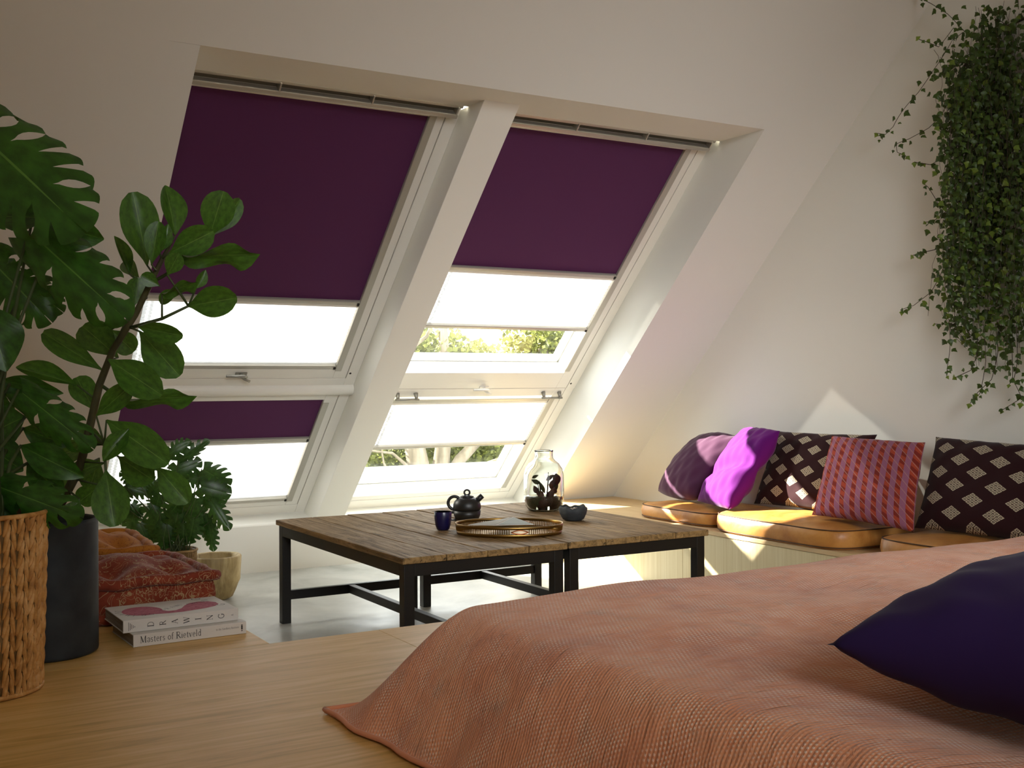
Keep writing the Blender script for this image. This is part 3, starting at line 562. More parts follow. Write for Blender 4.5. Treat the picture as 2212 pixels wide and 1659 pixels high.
jp = thing('submerged_cutting', 'reddish brown leafy cutting standing inside the glass jar', 'plant', (2.835, 4.44, TZ+.008))
r = random.Random(11)
for k, (x, y, h) in enumerate(((-.02, .01, .13), (.015, -.015, .17), (.035, .01, .15), (-.04, -.01, .12), (0, .03, .10))):
    MB().tube([(x*.3, y*.3, .002), (x*.7, y*.8, h*.5), (x, y, h)], [.003, .0025, .0015], 6).build('stem', M_STEMB, jp, smooth=True)
def jl(bx, bz, tx, tz, w, k, dy=0, ny=-1):   # jar leaf in the plane facing the room
    B = RT*bx + UP*bz + Vector((s_, c_, 0))*dy; T = RT*tx + UP*tz + Vector((s_, c_, 0))*(dy-.01)
    put_leaf(jp, rl[k], B, T, Vector((-s_, -c_, .2)), w)
for a in ((-.02, .115, -.055, .135, .022, 1), (-.055, .14, -.028, .155, .016, 1, .02), (-.03, .07, -.045, .105, .026, 0), (0, .06, -.035, .08, .03, 0, -.02), (.005, .07, -.02, .125, .018, 1), (.01, .13, .045, .158, .020, 0),
          (.055, .165, .062, .11, .038, 0, -.01), (.03, .09, .045, .135, .030, 0), (.04, .07, .05, .10, .032, 0, -.02), (.06, .125, .052, .075, .022, 1, .02), (.02, .05, .04, .09, .034, 0, -.03), (-.01, .03, -.05, .055, .04, 1, -.02),
          (0, .02, .03, .06, .042, 0, -.03), (.03, .02, .055, .06, .04, 0, -.02), (-.03, .01, -.06, .05, .045, 1), (.0, .01, -.02, .06, .04, 0, .02), (.02, .01, .05, .03, .045, 0, .01), (-.02, .015, .01, .045, .04, 0, -.045), (.045, .01, .06, .055, .035, 0, .03), (-.045, .012, -.05, .03, .035, 1, -.03)): jl(*a)
M_SLATE = grain('dark_slate_clay', '23262a', '34383b', '474b4c', (1, 1, 3), .7, .3, 12)
bw = thing('clay_bowl', 'small dark slate clay bowl with a ragged rim, right of the glass jar', 'bowl', (2.735, 4.05, TZ))
wob = lambda a, z: 1+(.03*math.sin(3*a)+.025*math.sin(7*a+1))*min(1, z/.06)
mb = MB().lathe([(0, 0), (.034, 0), (.046, .008), (.057, .030), (.062, .056), (.059, .060), (.055, .052), (.048, .030), (.036, .016), (0, .013)], 48, wob=wob)
mb.v = [(x, y, z+(.004*math.sin(4*math.atan2(y, x)+.5)+.003*math.sin(9*math.atan2(y, x)) if z > .05 else 0)) for x, y, z in mb.v]
mb.build('body', M_SLATE, bw, smooth=True)
M_PET = mat('dried_petals', '8b7a66', .9); M_PET2 = mat('rust_petals', '5d3526', .9); M_PET3 = mat('pale_petals', 'c6bfb0', .8)
mb = MB(); r = random.Random(4)
for i in range(90):
    a = r.random()*6.28; q = .042*r.random()**.5; p = Vector((q*math.cos(a), q*math.sin(a), .030+.014*r.random()+.010*(1-q/.042))); d = Vector((r.gauss(0, 1), r.gauss(0, 1), r.gauss(0, .6))).normalized()*.009; e = d.orthogonal().normalized()*.006
    mb.add([p-d, p+e, p+d, p-e+UP*.003], [(0, 1, 2, 3)], r.choice((0, 0, 1, 2)))
o = mb.build('dried_petals', [M_PET, M_PET2, M_PET3]); o.location = (2.735, 4.05, TZ); tag(o, 'dried petals and chips filling the dark clay bowl', 'potpourri', None, 'stuff')

# ------------------------------------------------------------------ bench cushions
def pad(hx, hy, r, prof, n=80, puff=0, wob=0, seed=0):
    """rounded-rectangle cushion: prof is a list of (inset, z) from the bottom centre line out and up; interior rings close both faces"""
    rn = random.Random(seed); ph = [rn.random()*6.28 for _ in range(6)]
    def per(k, ins):
        t = 2*PI*k/n; e = 2/5.2
        cx, sx = math.cos(t), math.sin(t)
        return ((hx-ins)*math.copysign(abs(cx)**e, cx), (hy-ins)*math.copysign(abs(sx)**e, sx))
    mb = MB(); rings = []
    z0, z1 = prof[0][1], prof[-1][1]
    for f in (.0, .3, .6, .85): rings.append([(x*f, y*f, z0) for x, y in (per(k, prof[0][0]) for k in range(n))])
    for ins, z in prof: rings.append([(x, y, z) for x, y in (per(k, ins) for k in range(n))])
    for f in (.94, .85, .72, .55, .36, .17, .0):
        rings.append([(x*f, y*f, z1+puff*(1-f**3)) for x, y in (per(k, prof[-1][0]) for k in range(n))])
    vs = [(x, y, z+wob*(math.sin(9*x/hx+ph[0])*math.cos(7*y/hy+ph[1])+.6*math.sin(17*y+ph[2])*math.cos(14*x+ph[3]))*(1 if z > (z0+z1)/2 else 0)) for ring in rings for x, y, z in ring]
    R_ = len(rings); fs = [(i*n+k, i*n+(k+1) % n, (i+1)*n+(k+1) % n, (i+1)*n+k) for i in range(R_-1) for k in range(n)]
    mb.add(vs, fs); mb.per = per; return mb
def bench_cushion(x, y, hx, hy, h, rz, puff, label, seed):
    t = thing('bench_cushion', label, 'cushion', (x, y, .3205), math.radians(rz), group='tan leather bench cushions')
    mb = pad(hx, hy, .05, [(.015, 0), (.004, .006), (0, .018), (-.004, h*.5), (0, h-.012), (.006, h-.003), (.014, h)], puff=puff, wob=.0022, seed=seed)
    mb.build('cover', M_LEATHER, t, smooth=True, merge=True)
    for z, ins in ((h-.004, .0035), (.010, .001)):
        pts = [(*mb.per(k, ins), z) for k in range(80)]; MB().tube(pts+pts[:2], .0028, 6).build('piping', M_SEAM, t, smooth=True)
bench_cushion(3.955, 4.60, .246, .318, .072, 0, .012, 'thin tan leather cushion at the window end of the bench', 1)
bench_cushion(3.930, 3.835, .280, .432, .088, -1.5, .022, 'plump tan leather cushion in the middle of the bench, jutting over its edge', 2)
bench_cushion(3.93, 2.86, .27, .40, .085, 1, .016, 'tan leather cushion at the near end of the bench, mostly behind the bed', 3)

# ------------------------------------------------------------------ throw cushions
def pillow(name, label, cat, BL, BR, TL, TR, thick, m, par_group=None, pinch=.06, wr=.0, seed=0, n=36, pw=.42, fold=None, piping=None, sag=0):
    BL, BR, TL, TR = map(Vector, (BL, BR, TL, TR)); c = (BL+BR+TL+TR)/4
    ex = ((BR-BL)+(TR-TL)).normalized(); ey = ((TL-BL)+(TR-BR)).normalized(); nz = ex.cross(ey).normalized()
    rn = random.Random(seed); ph = [rn.random()*6.28 for _ in range(8)]
    t = tag(empty(name, c), label, cat, par_group)
    def shape(sgn):
        def fn(u, v):
            a, b = 2*u-1, 2*v-1
            a2 = a*(1-pinch*(1-b*b)*a*a); b2 = b*(1-pinch*(1-a*a)*b*b)
            U, V = (a2+1)/2, (b2+1)/2
            p = BL*(1-U)*(1-V)+BR*U*(1-V)+TL*(1-U)*V+TR*U*V
            h = thick*.5*max(0, (1-abs(a)**2.4))**pw*max(0, (1-abs(b)**2.4))**pw
            if sag: h *= 1-sag*b
            if fold: h *= 1-fold[1]*math.exp(-((b-fold[0]-.25*a)/.16)**2)
            if wr:
                e = 1-(1-abs(a)**3)*(1-abs(b)**3)*.7
                h += wr*e*(math.sin(16*a+5*b+ph[0])+math.sin(13*b-6*a+ph[1])*.8+.6*math.sin(24*a-9*b+ph[2]))*(1-a**8)*(1-b**8)
            return tuple(p + nz*h*sgn - c)
        return fn
    mb = MB().grid(shape(1), n, n).grid(shape(-1), n, n)
    mb.build('cover', m, t, smooth=True, merge=True)
    if piping:
        edge = [(i/n, 0) for i in range(n)]+[(1, i/n) for i in range(n)]+[(1-i/n, 1) for i in range(n)]+[(0, 1-i/n) for i in range(n)]
        pts = [shape(1)(*e) for e in edge]; MB().tube(pts+pts[:2], .003, 6).build('seam', piping, t, smooth=True)
    return t
def sep(m, v):
    s = N(m, 'ShaderNodeSeparateXYZ'); LK(m, v, s.inputs[0]); return s.outputs[0], s.outputs[1]
def lattice_cloth():
    m = mat('brown_lattice_cloth', '2a1114', .9, sheen=.1, spec=.15)
    v = coords(m, (5.1, 5.1, 1), 'UV', (0, 0, math.radians(45))); x, y = sep(m, v)
    # diamonds laid out on a 45 degree lattice; each made of 3 x 3 small hollow squares
    fx, fy = mth(m, 'FRACT', x), mth(m, 'FRACT', y)
    cx, cy = mth(m, 'DIVIDE', mth(m, 'SUBTRACT', fx, .24), .52), mth(m, 'DIVIDE', mth(m, 'SUBTRACT', fy, .24), .52)
    ins = mth(m, 'MULTIPLY', mth(m, 'LESS_THAN', mth(m, 'ABSOLUTE', mth(m, 'SUBTRACT', cx, .5)), .5), mth(m, 'LESS_THAN', mth(m, 'ABSOLUTE', mth(m, 'SUBTRACT', cy, .5)), .5))
    dx, dy = mth(m, 'ABSOLUTE', mth(m, 'SUBTRACT', mth(m, 'FRACT', mth(m, 'MULTIPLY', cx, 3)), .5)), mth(m, 'ABSOLUTE', mth(m, 'SUBTRACT', mth(m, 'FRACT', mth(m, 'MULTIPLY', cy, 3)), .5))
    d = mth(m, 'MAXIMUM', dx, dy)
    rg = mth(m, 'MULTIPLY', mth(m, 'GREATER_THAN', d, .22), mth(m, 'LESS_THAN', d, .43)); dot = mth(m, 'LESS_THAN', d, .10)
    msk = mth(m, 'MULTIPLY', ins, mth(m, 'MAXIMUM', rg, dot))
    f = noise(m, coords(m, (220, 220, 1), 'UV'), 1.0, 2); msk = mth(m, 'MULTIPLY', msk, mth(m, 'ADD', mth(m, 'MULTIPLY', f, .5), .62))
    setc(m, mixc(m, msk, '2a1114', 'c3b8a0')); bump(m, f, .2, .001); return m
M_LATT = lattice_cloth()
def check_cloth():
    m = mat('rust_check_cloth', '9a4632', .9, sheen=.1, spec=.15)
    x, y = sep(m, coords(m, (9.5, 9.5, 1), 'UV'))
    st = mth(m, 'GREATER_THAN', mth(m, 'FRACT', x), .47)     # mauve stripes
    yy = mth(m, 'ADD', mth(m, 'MULTIPLY', y, 1.1), mth(m, 'MULTIPLY', x, .55))
    blk = mth(m, 'GREATER_THAN', mth(m, 'FRACT', yy), .5)
    ln = mth(m, 'LESS_THAN', mth(m, 'ABSOLUTE', mth(m, 'SUBTRACT', mth(m, 'FRACT', mth(m, 'ADD', mth(m, 'MULTIPLY', y, 1.1), mth(m, 'MULTIPLY', x, 1.1))), .5)), .05)
    c = mixc(m, blk, 'a5432c', '7d2a20'); c = mixc(m, st, c, '96607a'); c = mixc(m, mth(m, 'MULTIPLY', ln, .7), c, 'b98a7c')
    f = noise(m, coords(m, (260, 260, 1), 'UV'), 1.0, 2); setc(m, mixc(m, mth(m, 'MULTIPLY', f, .35), c, '5b2a24')); bump(m, f, .25, .001); return m
M_CHECK = check_cloth()
pillow('throw_cushion', 'dark plum velvet cushion at the window end of the bench', 'cushion', (3.93, 4.98, .440), (3.89, 4.59, .436), (4.16, 4.90, .735), (4.13, 4.53, .745), .19, M_PLUM, 'cushions along the gable wall', -.13, .004, 3, pw=.5)
pillow('throw_cushion', 'bright magenta velvet cushion with a crease, beside the plum one', 'cushion', (3.84, 4.54, .428), (3.72, 4.16, .428), (4.15, 4.50, .80), (4.02, 4.13, .80), .16, M_MAGENTA, 'cushions along the gable wall', .0, .005, 5, fold=(-.15, .42), pw=.45)
pillow('throw_cushion', 'brown cushion with pale lattice diamonds between the magenta and rust ones', 'cushion', (3.95, 4.24, .435), (3.97, 3.64, .430), (4.175, 4.32, .79), (4.19, 3.67, .795), .13, M_LATT, 'cushions along the gable wall', .06, .003, 8)
pillow('throw_cushion', 'smaller rust and mauve checked cushion leaning in front of the brown ones', 'cushion', (3.775, 3.68, .445), (3.775, 3.12, .430), (4.03, 3.80, .79), (4.05, 3.285, .78), .12, M_CHECK, 'cushions along the gable wall', .05, .003, 9)
pillow('throw_cushion', 'large brown lattice cushion at the right edge, above the bed', 'cushion', (3.90, 3.22, .428), (3.90, 2.50, .428), (4.15, 3.31, .80), (4.15, 2.62, .78), .15, M_LATT, 'cushions along the gable wall', .05, .003, 12)

# ------------------------------------------------------------------ floor cushions
def quilted(name, c1, c2, vine):
    m = mat(name, c1, .9, sheen=.2, spec=.15); v = coords(m)
    f = noise(m, v, 15, 1, .4, 2.2); l1 = mth(m, 'LESS_THAN', mth(m, 'ABSOLUTE', mth(m, 'SUBTRACT', f, .5)), .012)
    g = noise(m, coords(m, (1.3, 1.1, 1.2)), 34, 1, .4, 1.2); l2 = mth(m, 'LESS_THAN', mth(m, 'ABSOLUTE', mth(m, 'SUBTRACT', g, .56)), .018)
    b = noise(m, v, 6, 2); l2 = mth(m, 'MULTIPLY', l2, mth(m, 'GREATER_THAN', b, .47))
    w = mth(m, 'MAXIMUM', l1, l2); base = ramp(m, noise(m, v, 14, 3), [(.35, c1), (.65, c2)])
    setc(m, mixc(m, mth(m, 'MULTIPLY', w, .72), base, vine)); bump(m, noise(m, v, 500, 2), .2, .001, bump(m, w, .3, .002)); return m
M_RQ = quilted('red_embroidered_cotton', '7a3322', '93452e', 'b59a70'); M_OQ = quilted('ochre_embroidered_cotton', 'a8641f', 'b97a30', '8a4a20')
def floor_cushion(x, y, hx, hy, h, rz, m, label, tx, ty, puff, seed):
    t = thing('floor_cushion', label, 'cushion', (x, y, .3205), math.radians(rz)); rn = random.Random(seed)
    tufts = [((i+.5)/tx*2-1, (j+.5)/ty*2-1) for i in range(tx) for j in range(ty)]
    def top(u, v):
        a, b = 2*u-1, 2*v-1; z = h+puff*(1-abs(a)**4)*(1-abs(b)**4)
        for p, q in tufts: z -= puff*1.0*math.exp(-(((a-p)*hx)**2+((b-q)*hy)**2)/.0042)
        z -= puff*.35*sum(math.exp(-((a-p)*hx/.035)**2) for p in sorted({p for p, _ in tufts}))/1.2
        return (a*hx, b*hy, max(z, h-.02))
    def side(u, v):
        k = u*4; s = int(min(k, 3.999)); f = k-s
        P4 = [(-1, -1), (1, -1), (1, 1), (-1, 1), (-1, -1)]; a = P4[s][0]+(P4[s+1][0]-P4[s][0])*f; b = P4[s][1]+(P4[s+1][1]-P4[s][1])*f
        bul = .010*math.sin(PI*v)+.004*math.sin(u*60)*math.sin(PI*v); return (a*hx*(1+bul/hx), b*hy*(1+bul/hy), h*v)
    MB().grid(top, 48, 40).grid(lambda u, v: (hx*(1-2*u), hy*(2*v-1), .001), 4, 4).grid(side, 64, 6).build('cover', m, t, smooth=True)
    for z in (h-.004, .018):
        pts = []
        for k in range(96):
            p = side(k/96, .5); q = 1+.012*math.sin(k*1.7)+.01*rn.random(); pts.append((p[0]*q, p[1]*q, z+.003*math.sin(k*.9)))
        MB().tube(pts+pts[:2], .017, 10).build('rolled_edge', m, t, smooth=True)
    mb = MB()
    for p, q in tufts: MB().lathe([(0, .004), (.006, .003), (.008, 0)], 10, p*hx, q*hy).build('tuft', m, t, loc=(0, 0, top((p+1)/2, (q+1)/2)[2]))
floor_cushion(.735, 3.80, .285, .24, .125, 2, M_RQ, 'thick brick red embroidered floor cushion behind the books', 3, 2, .050, 1)
floor_cushion(.70, 4.40, .29, .26, .140, -3, M_OQ, 'ochre embroidered floor cushion behind the red one', 3, 2, .055, 2)
# ------------------------------------------------------------------ books
M_COVER = mat('white_book_cover', 'd6d1ca', .5); M_PAGES = grain('page_edges', '6f675b', '938a7c', 'a89f90', (2, 2, 60), .9, .2, 4)
M_INK = mat('black_ink', '22201e', .7); M_PINK = None
def pinkmat():
    m = mat('pink_brushwork', 'a84a5e', .7); v = coords(m, (30, 60, 1)); f = noise(m, v, 2, 5, .6, 1.5); setc(m, ramp(m, f, [(.3, '8c2f4a'), (.5, 'b0546a'), (.7, 'c67a88')])); return m
M_PINK = pinkmat()
# a small pen-drawn roman alphabet: strokes are (points, width); serifs are short strokes
def bow(cx, cy, rx, ry, a0, a1, n=10): return [(cx+rx*math.cos(math.radians(a0+(a1-a0)*i/n)), cy+ry*math.sin(math.radians(a0+(a1-a0)*i/n))) for i in range(n+1)]
K, H_ = .12, .045
def ser(x, y, w=.16): return ([(x-w, y), (x+w, y)], H_)
GL = {
 'D': (.78, [([(.14, 0), (.14, 1)], K), ser(.16, .02), ser(.16, .98), ([(.14, .98), (.35, .98)]+bow(.35, .5, .38, .48, 90, -90)+[(.14, .02)], .07)]),
 'R': (.74, [([(.14, 0), (.14, 1)], K), ser(.14, .02), ser(.16, .98), ([(.14, .98), (.32, .98)]+bow(.32, .75, .24, .23, 90, -90)+[(.14, .52)], .07), ([(.32, .52), (.66, .03)], .10), ser(.66, .02, .08)]),
 'A': (.78, [([(.08, 0), (.39, 1)], .05), ([(.39, 1), (.70, 0)], K), ([(.2, .36), (.58, .36)], H_), ser(.08, .02, .10), ser(.70, .02, .11)]),
 'W': (1.05, [([(.08, 1), (.3, 0)], K), ([(.3, 0), (.52, 1)], .05), ([(.52, 1), (.74, 0)], K), ([(.74, 0), (.97, 1)], .05), ser(.08, .98, .11), ser(.97, .98, .09)]),
 'I': (.34, [([(.17, 0), (.17, 1)], K), ser(.17, .02), ser(.17, .98)]),
 'N': (.82, [([(.12, 0), (.12, 1)], .05), ([(.12, 1), (.70, 0)], K), ([(.70, 0), (.70, 1)], .05), ser(.12, .02, .12), ser(.10, .98, .1), ser(.70, .98, .12)]),
 'G': (.82, [(bow(.45, .5, .36, .49, 40, 320, 16), .09), ([(.72, .19), (.72, .44)], K), ser(.72, .45, .13), ([(.72, .82), (.74, .98)], H_)]),
 'M': (.98, [([(.14, 0), (.16, 1)], .05), ([(.16, 1), (.47, .05)], K), ([(.47, .05), (.80, 1)], .05), ([(.80, 1), (.82, 0)], K), ser(.14, .02, .12), ser(.82, .02, .13), ser(.12, .98, .08), ser(.84, .98, .08)]),
 'a': (.5, [(bow(.24, .48, .17, .16, 160, 0, 8)+[(.41, .08)], .08), (bow(.23, .17, .15, .15, 60, 330, 10), .07), ([(.41, .06), (.48, .02)], .05)]),
 's': (.42, [(bow(.21, .47, .13, .14, 30, 240, 8)+bow(.20, .17, .14, .15, 60, -150, 8), .07)]),
 't': (.36, [([(.16, .82), (.16, .12)]+bow(.25, .12, .09, .11, 180, 300, 5), .085), ([(.03, .61), (.31, .61)], H_)]),
 'e': (.48, [([(.09, .34), (.40, .34)]+bow(.24, .32, .17, .31, 5, 310, 12), .065)]),
 'r': (.38, [([(.12, 0), (.12, .62)], .09), ser(.12, .02, .1), (bow(.22, .46, .12, .15, 160, 45, 5), .08), ser(.08, .60, .06)]),
 'o': (.52, [(bow(.26, .31, .19, .30, 0, 360, 16), .075)]),
 'f': (.34, [([(.14, 0), (.14, .78)]+bow(.26, .80, .12, .18, 180, 50, 6), .085), ([(.03, .61), (.29, .61)], H_), ser(.14, .02, .1)]),
 'i': (.26, [([(.13, 0), (.13, .62)], .09), ser(.13, .02, .1), ser(.10, .60, .07), ([(.10, .86), (.16, .86)], .08)]),
 'v': (.5, [([(.08, .62), (.25, 0)], .09), ([(.25, 0), (.42, .62)], .04), ser(.08, .60, .08), ser(.42, .60, .07)]),
 'l': (.26, [([(.13, 0), (.13, 1)], .09), ser(.13, .02, .1), ser(.10, .98, .06)]),
 'd': (.54, [([(.42, 0), (.42, 1)], .09), (bow(.26, .31, .17, .30, 30, 330, 12), .07), ser(.47, .02, .05), ser(.38, .98, .06)]),
 'n': (.54, [([(.12, 0), (.12, .62)], .08), (bow(.26, .42, .14, .19, 150, 0, 6)+[(.40, 0)], .08), ser(.12, .02, .09), ser(.40, .02, .09)]),
 'h': (.54, [([(.12, 0), (.12, 1)], .08), (bow(.26, .42, .14, .19, 150, 0, 6)+[(.40, 0)], .08), ser(.12, .02, .09), ser(.40, .02, .09)]),
 'y': (.5, [([(.08, .62), (.25, 0)], .09), ([(.42, .62), (.22, -.12), (.10, -.22)], .05)]), 'b': (.54, [([(.12, 0), (.12, 1)], .08), (bow(.28, .31, .17, .30, 150, -150, 12), .07)]),
 'g': (.5, [(bow(.23, .38, .15, .20, 0, 360, 12), .06), (bow(.24, -.06, .18, .14, 0, 360, 12), .05), ([(.36, .55), (.46, .62)], .05)]), 'u': (.54, [([(.12, .62), (.12, .2)]+bow(.26, .2, .14, .2, 180, 330, 6), .08), ([(.42, .62), (.42, 0)], .08)]),
 '-': (.4, [([(.05, .3), (.35, .3)], .07)]), ' ': (.3, []),
 'S': (.6, [(bow(.30, .74, .20, .24, 30, 255, 10)+bow(.29, .26, .22, .25, 75, -150, 10), .08)]), }
def stroke(mb, pts, w, f):
    n = len(pts); vs = []
    for i, p in enumerate(pts):
        a = pts[max(i-1, 0)]; b = pts[min(i+1, n-1)]; dx, dy = b[0]-a[0], b[1]-a[1]; l = math.hypot(dx, dy) or 1
        for s in (-.5, .5): vs.append(f(p[0]-dy/l*w*s, p[1]+dx/l*w*s))
    mb.add(vs, [(2*i, 2*i+1, 2*i+3, 2*i+2) for i in range(n-1)])
def text(mb, s, org, ex, ey, size, gap=.06):
    org, ex, ey = Vector(org), Vector(ex), Vector(ey); x = 0
    for ch in s:
        w, st = GL[ch]
        for pts, k in st: stroke(mb, pts, k, lambda a, b: org+(ex*(x+a)+ey*b)*size)
        x += w+gap
    return x*size
def book(loc, rz, L, D, T, label):
    b = thing('book', label, 'book', loc, math.radians(rz))
    MB().box(.002, L-.003, .004, D-.004, .003, T-.003).build('pages', M_PAGES, b)
    MB().box(0, L, 0, .0035, 0, T).build('spine', M_COVER, b, bevel=.0015)
    MB().box(0, L, .003, D, T-.003, T).build('front_cover', M_COVER, b, bevel=.001); MB().box(0, L, .003, D, 0, .003).build('back_cover', M_COVER, b, bevel=.001)
    return b
b1 = book((.712, 3.217, .3205), 2.0, .322, .235, .0345, 'lower white paperback with its title on the spine, under the other book')
mb = MB(); text(mb, 'Masters of Rietveld', (.018, -.0006, .0105), (1, 0, 0), (0, 0, 1), .0185, .035); mb.build('title', M_INK, b1)
mb = MB(); text(mb, 'to the Sandberg Institute', (.232, -.0006, .0185), (1, 0, 0), (0, 0, 1), .0056, .05); mb.build('subtitle', M_INK, b1)
mb = MB()
for k, z in enumerate((.0085, .013, .0155, .0185, .021, .0245)): mb.box(.3065, .3105, -.0008, 0, z, z+(.0022 if k in (0,) else .0026))
mb.build('imprint', M_INK, b1)
b2 = book((.692, 3.250, .3555), 1.2, .327, .225, .0345, 'upper white paperback with a pink brush shape on its cover')
mb = MB()
for k, ch in enumerate('DRAWING'):
    # each letter stands on its side: its top points to the left end of the spine
    w = GL[ch][0]; text(mb, ch, (.0838+.0335*k, -.0006, .017-w*.5*.0165), (0, 0, 1), (-1, 0, 0), .0175)
text(mb, 'A', (.3125, -.0006, .014), (0, 0, 1), (-1, 0, 0), .007)
mb.build('title', M_INK, b2)
mb = MB()
for k in range(5): mb.box(.0145+.0042*k, .0156+.0042*k, -.0007, 0, .005+.0022*k, .029-.0030*k)
mb.build('small_print', M_INK, b2)
zt = .0347; mb = MB()
out = [(.080+.056*math.cos(math.radians(q)), .112+.066*math.sin(math.radians(q))) for q in range(0, 360, 15)]
mb.add([(x, y, zt+.00012) for x, y in out] + [(.080, .112, zt+.00012)], [(i, (i+1) % 24, 24) for i in range(24)])
tail = [(.100, .049), (.138, .040), (.172, .038), (.208, .045), (.248, .055), (.282, .072), (.300, .098), (.300, .128)]
tup = [(.128, .100), (.144, .073), (.166, .072), (.188, .092), (.206, .126), (.228, .155), (.258, .164), (.286, .152)]
vs = [(x, y, zt) for p in zip(tail, tup) for x, y in p]; mb.add(vs, [(2*i, 2*i+2, 2*i+3, 2*i+1) for i in range(len(tail)-1)])
mb.add([(.080, .047, zt-.00008), (.105, .050, zt-.00008), (.128, .100, zt-.00008), (.080, .112, zt-.00008)], [(0, 1, 2, 3)])
mb.build('brush_shape', M_PINK, b2)
mb = MB(); zt2 = zt+.0006
for k, ch in enumerate('DRAWING'):   # letters strung round the left lobe and rising to the right
    a = math.radians(150+22*k); text(mb, ch, (.072+.066*math.cos(a), .115+.074*math.sin(a), zt2), (math.cos(a+1.57), math.sin(a+1.57), 0), (-math.cos(a), -math.sin(a), 0), .017)
for k, ch in enumerate('DRAWI'): text(mb, ch, (.135+.016*k, .085+.012*k, zt2), (.8, .6, 0), (-.6, .8, 0), .016)
text(mb, 'N', (.288, .165, zt2), (.2, 1, 0), (-1, .2, 0), .018); text(mb, 'G', (.276, .192, zt2), (0, 1, 0), (-1, 0, 0), .026); text(mb, 'G', (.312, .07, zt2), (0, 1, 0), (-1, 0, 0), .022)
for k, ch in enumerate('AWIN'): text(mb, ch, (.215+.016*k, .135+.002*k, zt2), (1, .1, 0), (-.1, 1, 0), .014)
mb.build('cover_letters', M_INK, b2)

# ------------------------------------------------------------------ wooden bowl, pots
M_TEAK = grain('pale_teak_root', '75603c', 'a08a5c', 'bfab7c', (5, 5, 1.1), .6, .35, 3.2, dist=1.2)
wb = thing('wooden_bowl', 'chunky pale teak bowl on the concrete floor beside the red cushion', 'bowl', (1.600, 5.47, 0))
wb_w = lambda a, z: 1+.025*math.sin(2*a+.6)+.018*math.sin(5*a)+.010*math.sin(11*a+z*20)
MB().lathe([(0, 0), (.060, 0), (.082, .012), (.098, .045), (.112, .080), (.119, .092), (.120, .13), (.123, .18), (.124, .206), (.119, .212), (.106, .211), (.101, .205), (.097, .15), (.088, .10), (.06, .06), (0, .05)], 56, wob=wb_w).build('body', M_TEAK, wb, smooth=True)

M_POT = mat('charcoal_fibre_clay', '2b2f33', .65, spec=.3); f_ = noise(M_POT, coords(M_POT), 14, 4); setc(M_POT, ramp(M_POT, f_, [(.3, '22262a'), (.7, '33383b')])); bump(M_POT, f_, .1, .003)
M_SOIL = mat('dark_soil', '1c140e', .95); f_ = noise(M_SOIL, coords(M_SOIL), 60, 4); bump(M_SOIL, f_, .8, .02)
pot = thing('plant_pot', 'tall charcoal cylinder pot holding the paddle leaved plant', 'pot', (.496, 3.29, .3205))
MB().lathe([(0, 0), (.130, 0), (.136, .004), (.137, .01), (.137, .352), (.134, .362), (.126, .362), (.123, .355), (.123, .30), (0, .30)], 64).build('body', M_POT, pot, smooth=True)
MB().lathe([(.1225, .325), (.06, .335), (0, .338)], 40).build('soil', M_SOIL, pot, smooth=True)

def strawmat(name, a, b, c):
    m = mat(name, b, .6, spec=.35); f = noise(m, coords(m, (1, 1, 1)), 22, 4, .6, .5); setc(m, ramp(m, f, [(.28, a), (.5, b), (.72, c)])); bump(m, noise(m, coords(m), 240, 2), .25, .002); return m
M_STRAW = strawmat('plaited_water_hyacinth', '946230', 'c4904f', 'dfb278'); M_STRAW2 = strawmat('brown_seagrass', '5e4322', '7f6138', '9c7e50')
def braid_basket(parent, rb, rt, h, ncol, nrow, m, fat=1.0):
    """columns of plaited strands: every stitch is a pair of slanted almond shaped pads that make a V"""
    mb = MB(); r = random.Random(5)
    for c in range(ncol):
        for j in range(-1, nrow+1):
            for s in (-1, 1):
                a0 = 2*PI*(c+.5)/ncol; z0 = h*(j+.5)/nrow; da = PI/ncol*.94; dz = h/nrow
                jit = r.uniform(-.12, .12)*dz; vs = []; n = 6
                for i in range(n+1):
                    f = i/n; w = math.sin(PI*min(1, .12+f*.88))**.7*.60*dz; aa = a0+s*da*(1-.96*f); zz = z0+jit+dz*(.75-1.35*f)
                    for k in range(5):
                        g = math.radians(-90+45*k); z = zz+w*math.sin(g); z = min(max(z, .002), h-.001); R = rb+(rt-rb)*z/h
                        q = R-.002+fat*.0095*math.cos(g)*math.sin(PI*min(1, .15+.85*f))**.5-.002*f; vs.append((q*math.cos(aa), q*math.sin(aa), z))
                mb.add(vs, [(5*i+k, 5*i+k+1, 5*i+5+k+1, 5*i+5+k) for i in range(n) for k in range(4)])
    o = mb.build('woven_strands', m, parent, smooth=True); o['kind'] = 'stuff'
    MB().lathe([(0, 0.001), (rb-.006, .001), (rt-.006, h-.004), (rt-.016, h-.004), (rb-.016, .01), (0, .01)], 48).build('liner', M_STRAW2, parent, smooth=True)
    for z, R in ((.006, rb), (h-.004, rt)):
        pts = [((R+.001)*math.cos(2*PI*k/60), (R+.001)*math.sin(2*PI*k/60), z) for k in range(60)]; MB().tube(pts+pts[:2], .006, 8).build('rim', m, parent, smooth=True)
bk = thing('woven_basket', 'tall plaited straw basket at the left edge holding the split leaf plant', 'basket', (.300, 2.966, .3205))
braid_basket(bk, .137, .150, .425, 26, 11, M_STRAW)
MB().lathe([(.135, .385), (.06, .395), (0, .40)], 40).build('soil', M_SOIL, bk, smooth=True)
sb = thing('seagrass_basket', 'small brown seagrass basket on the floor under the bushy plant', 'basket', (1.335, 5.17, 0))
braid_basket(sb, .078, .088, .30, 22, 15, M_STRAW2, .6)
MB().lathe([(.074, .27), (.04, .277), (0, .28)], 32).build('soil', M_SOIL, sb, smooth=True)

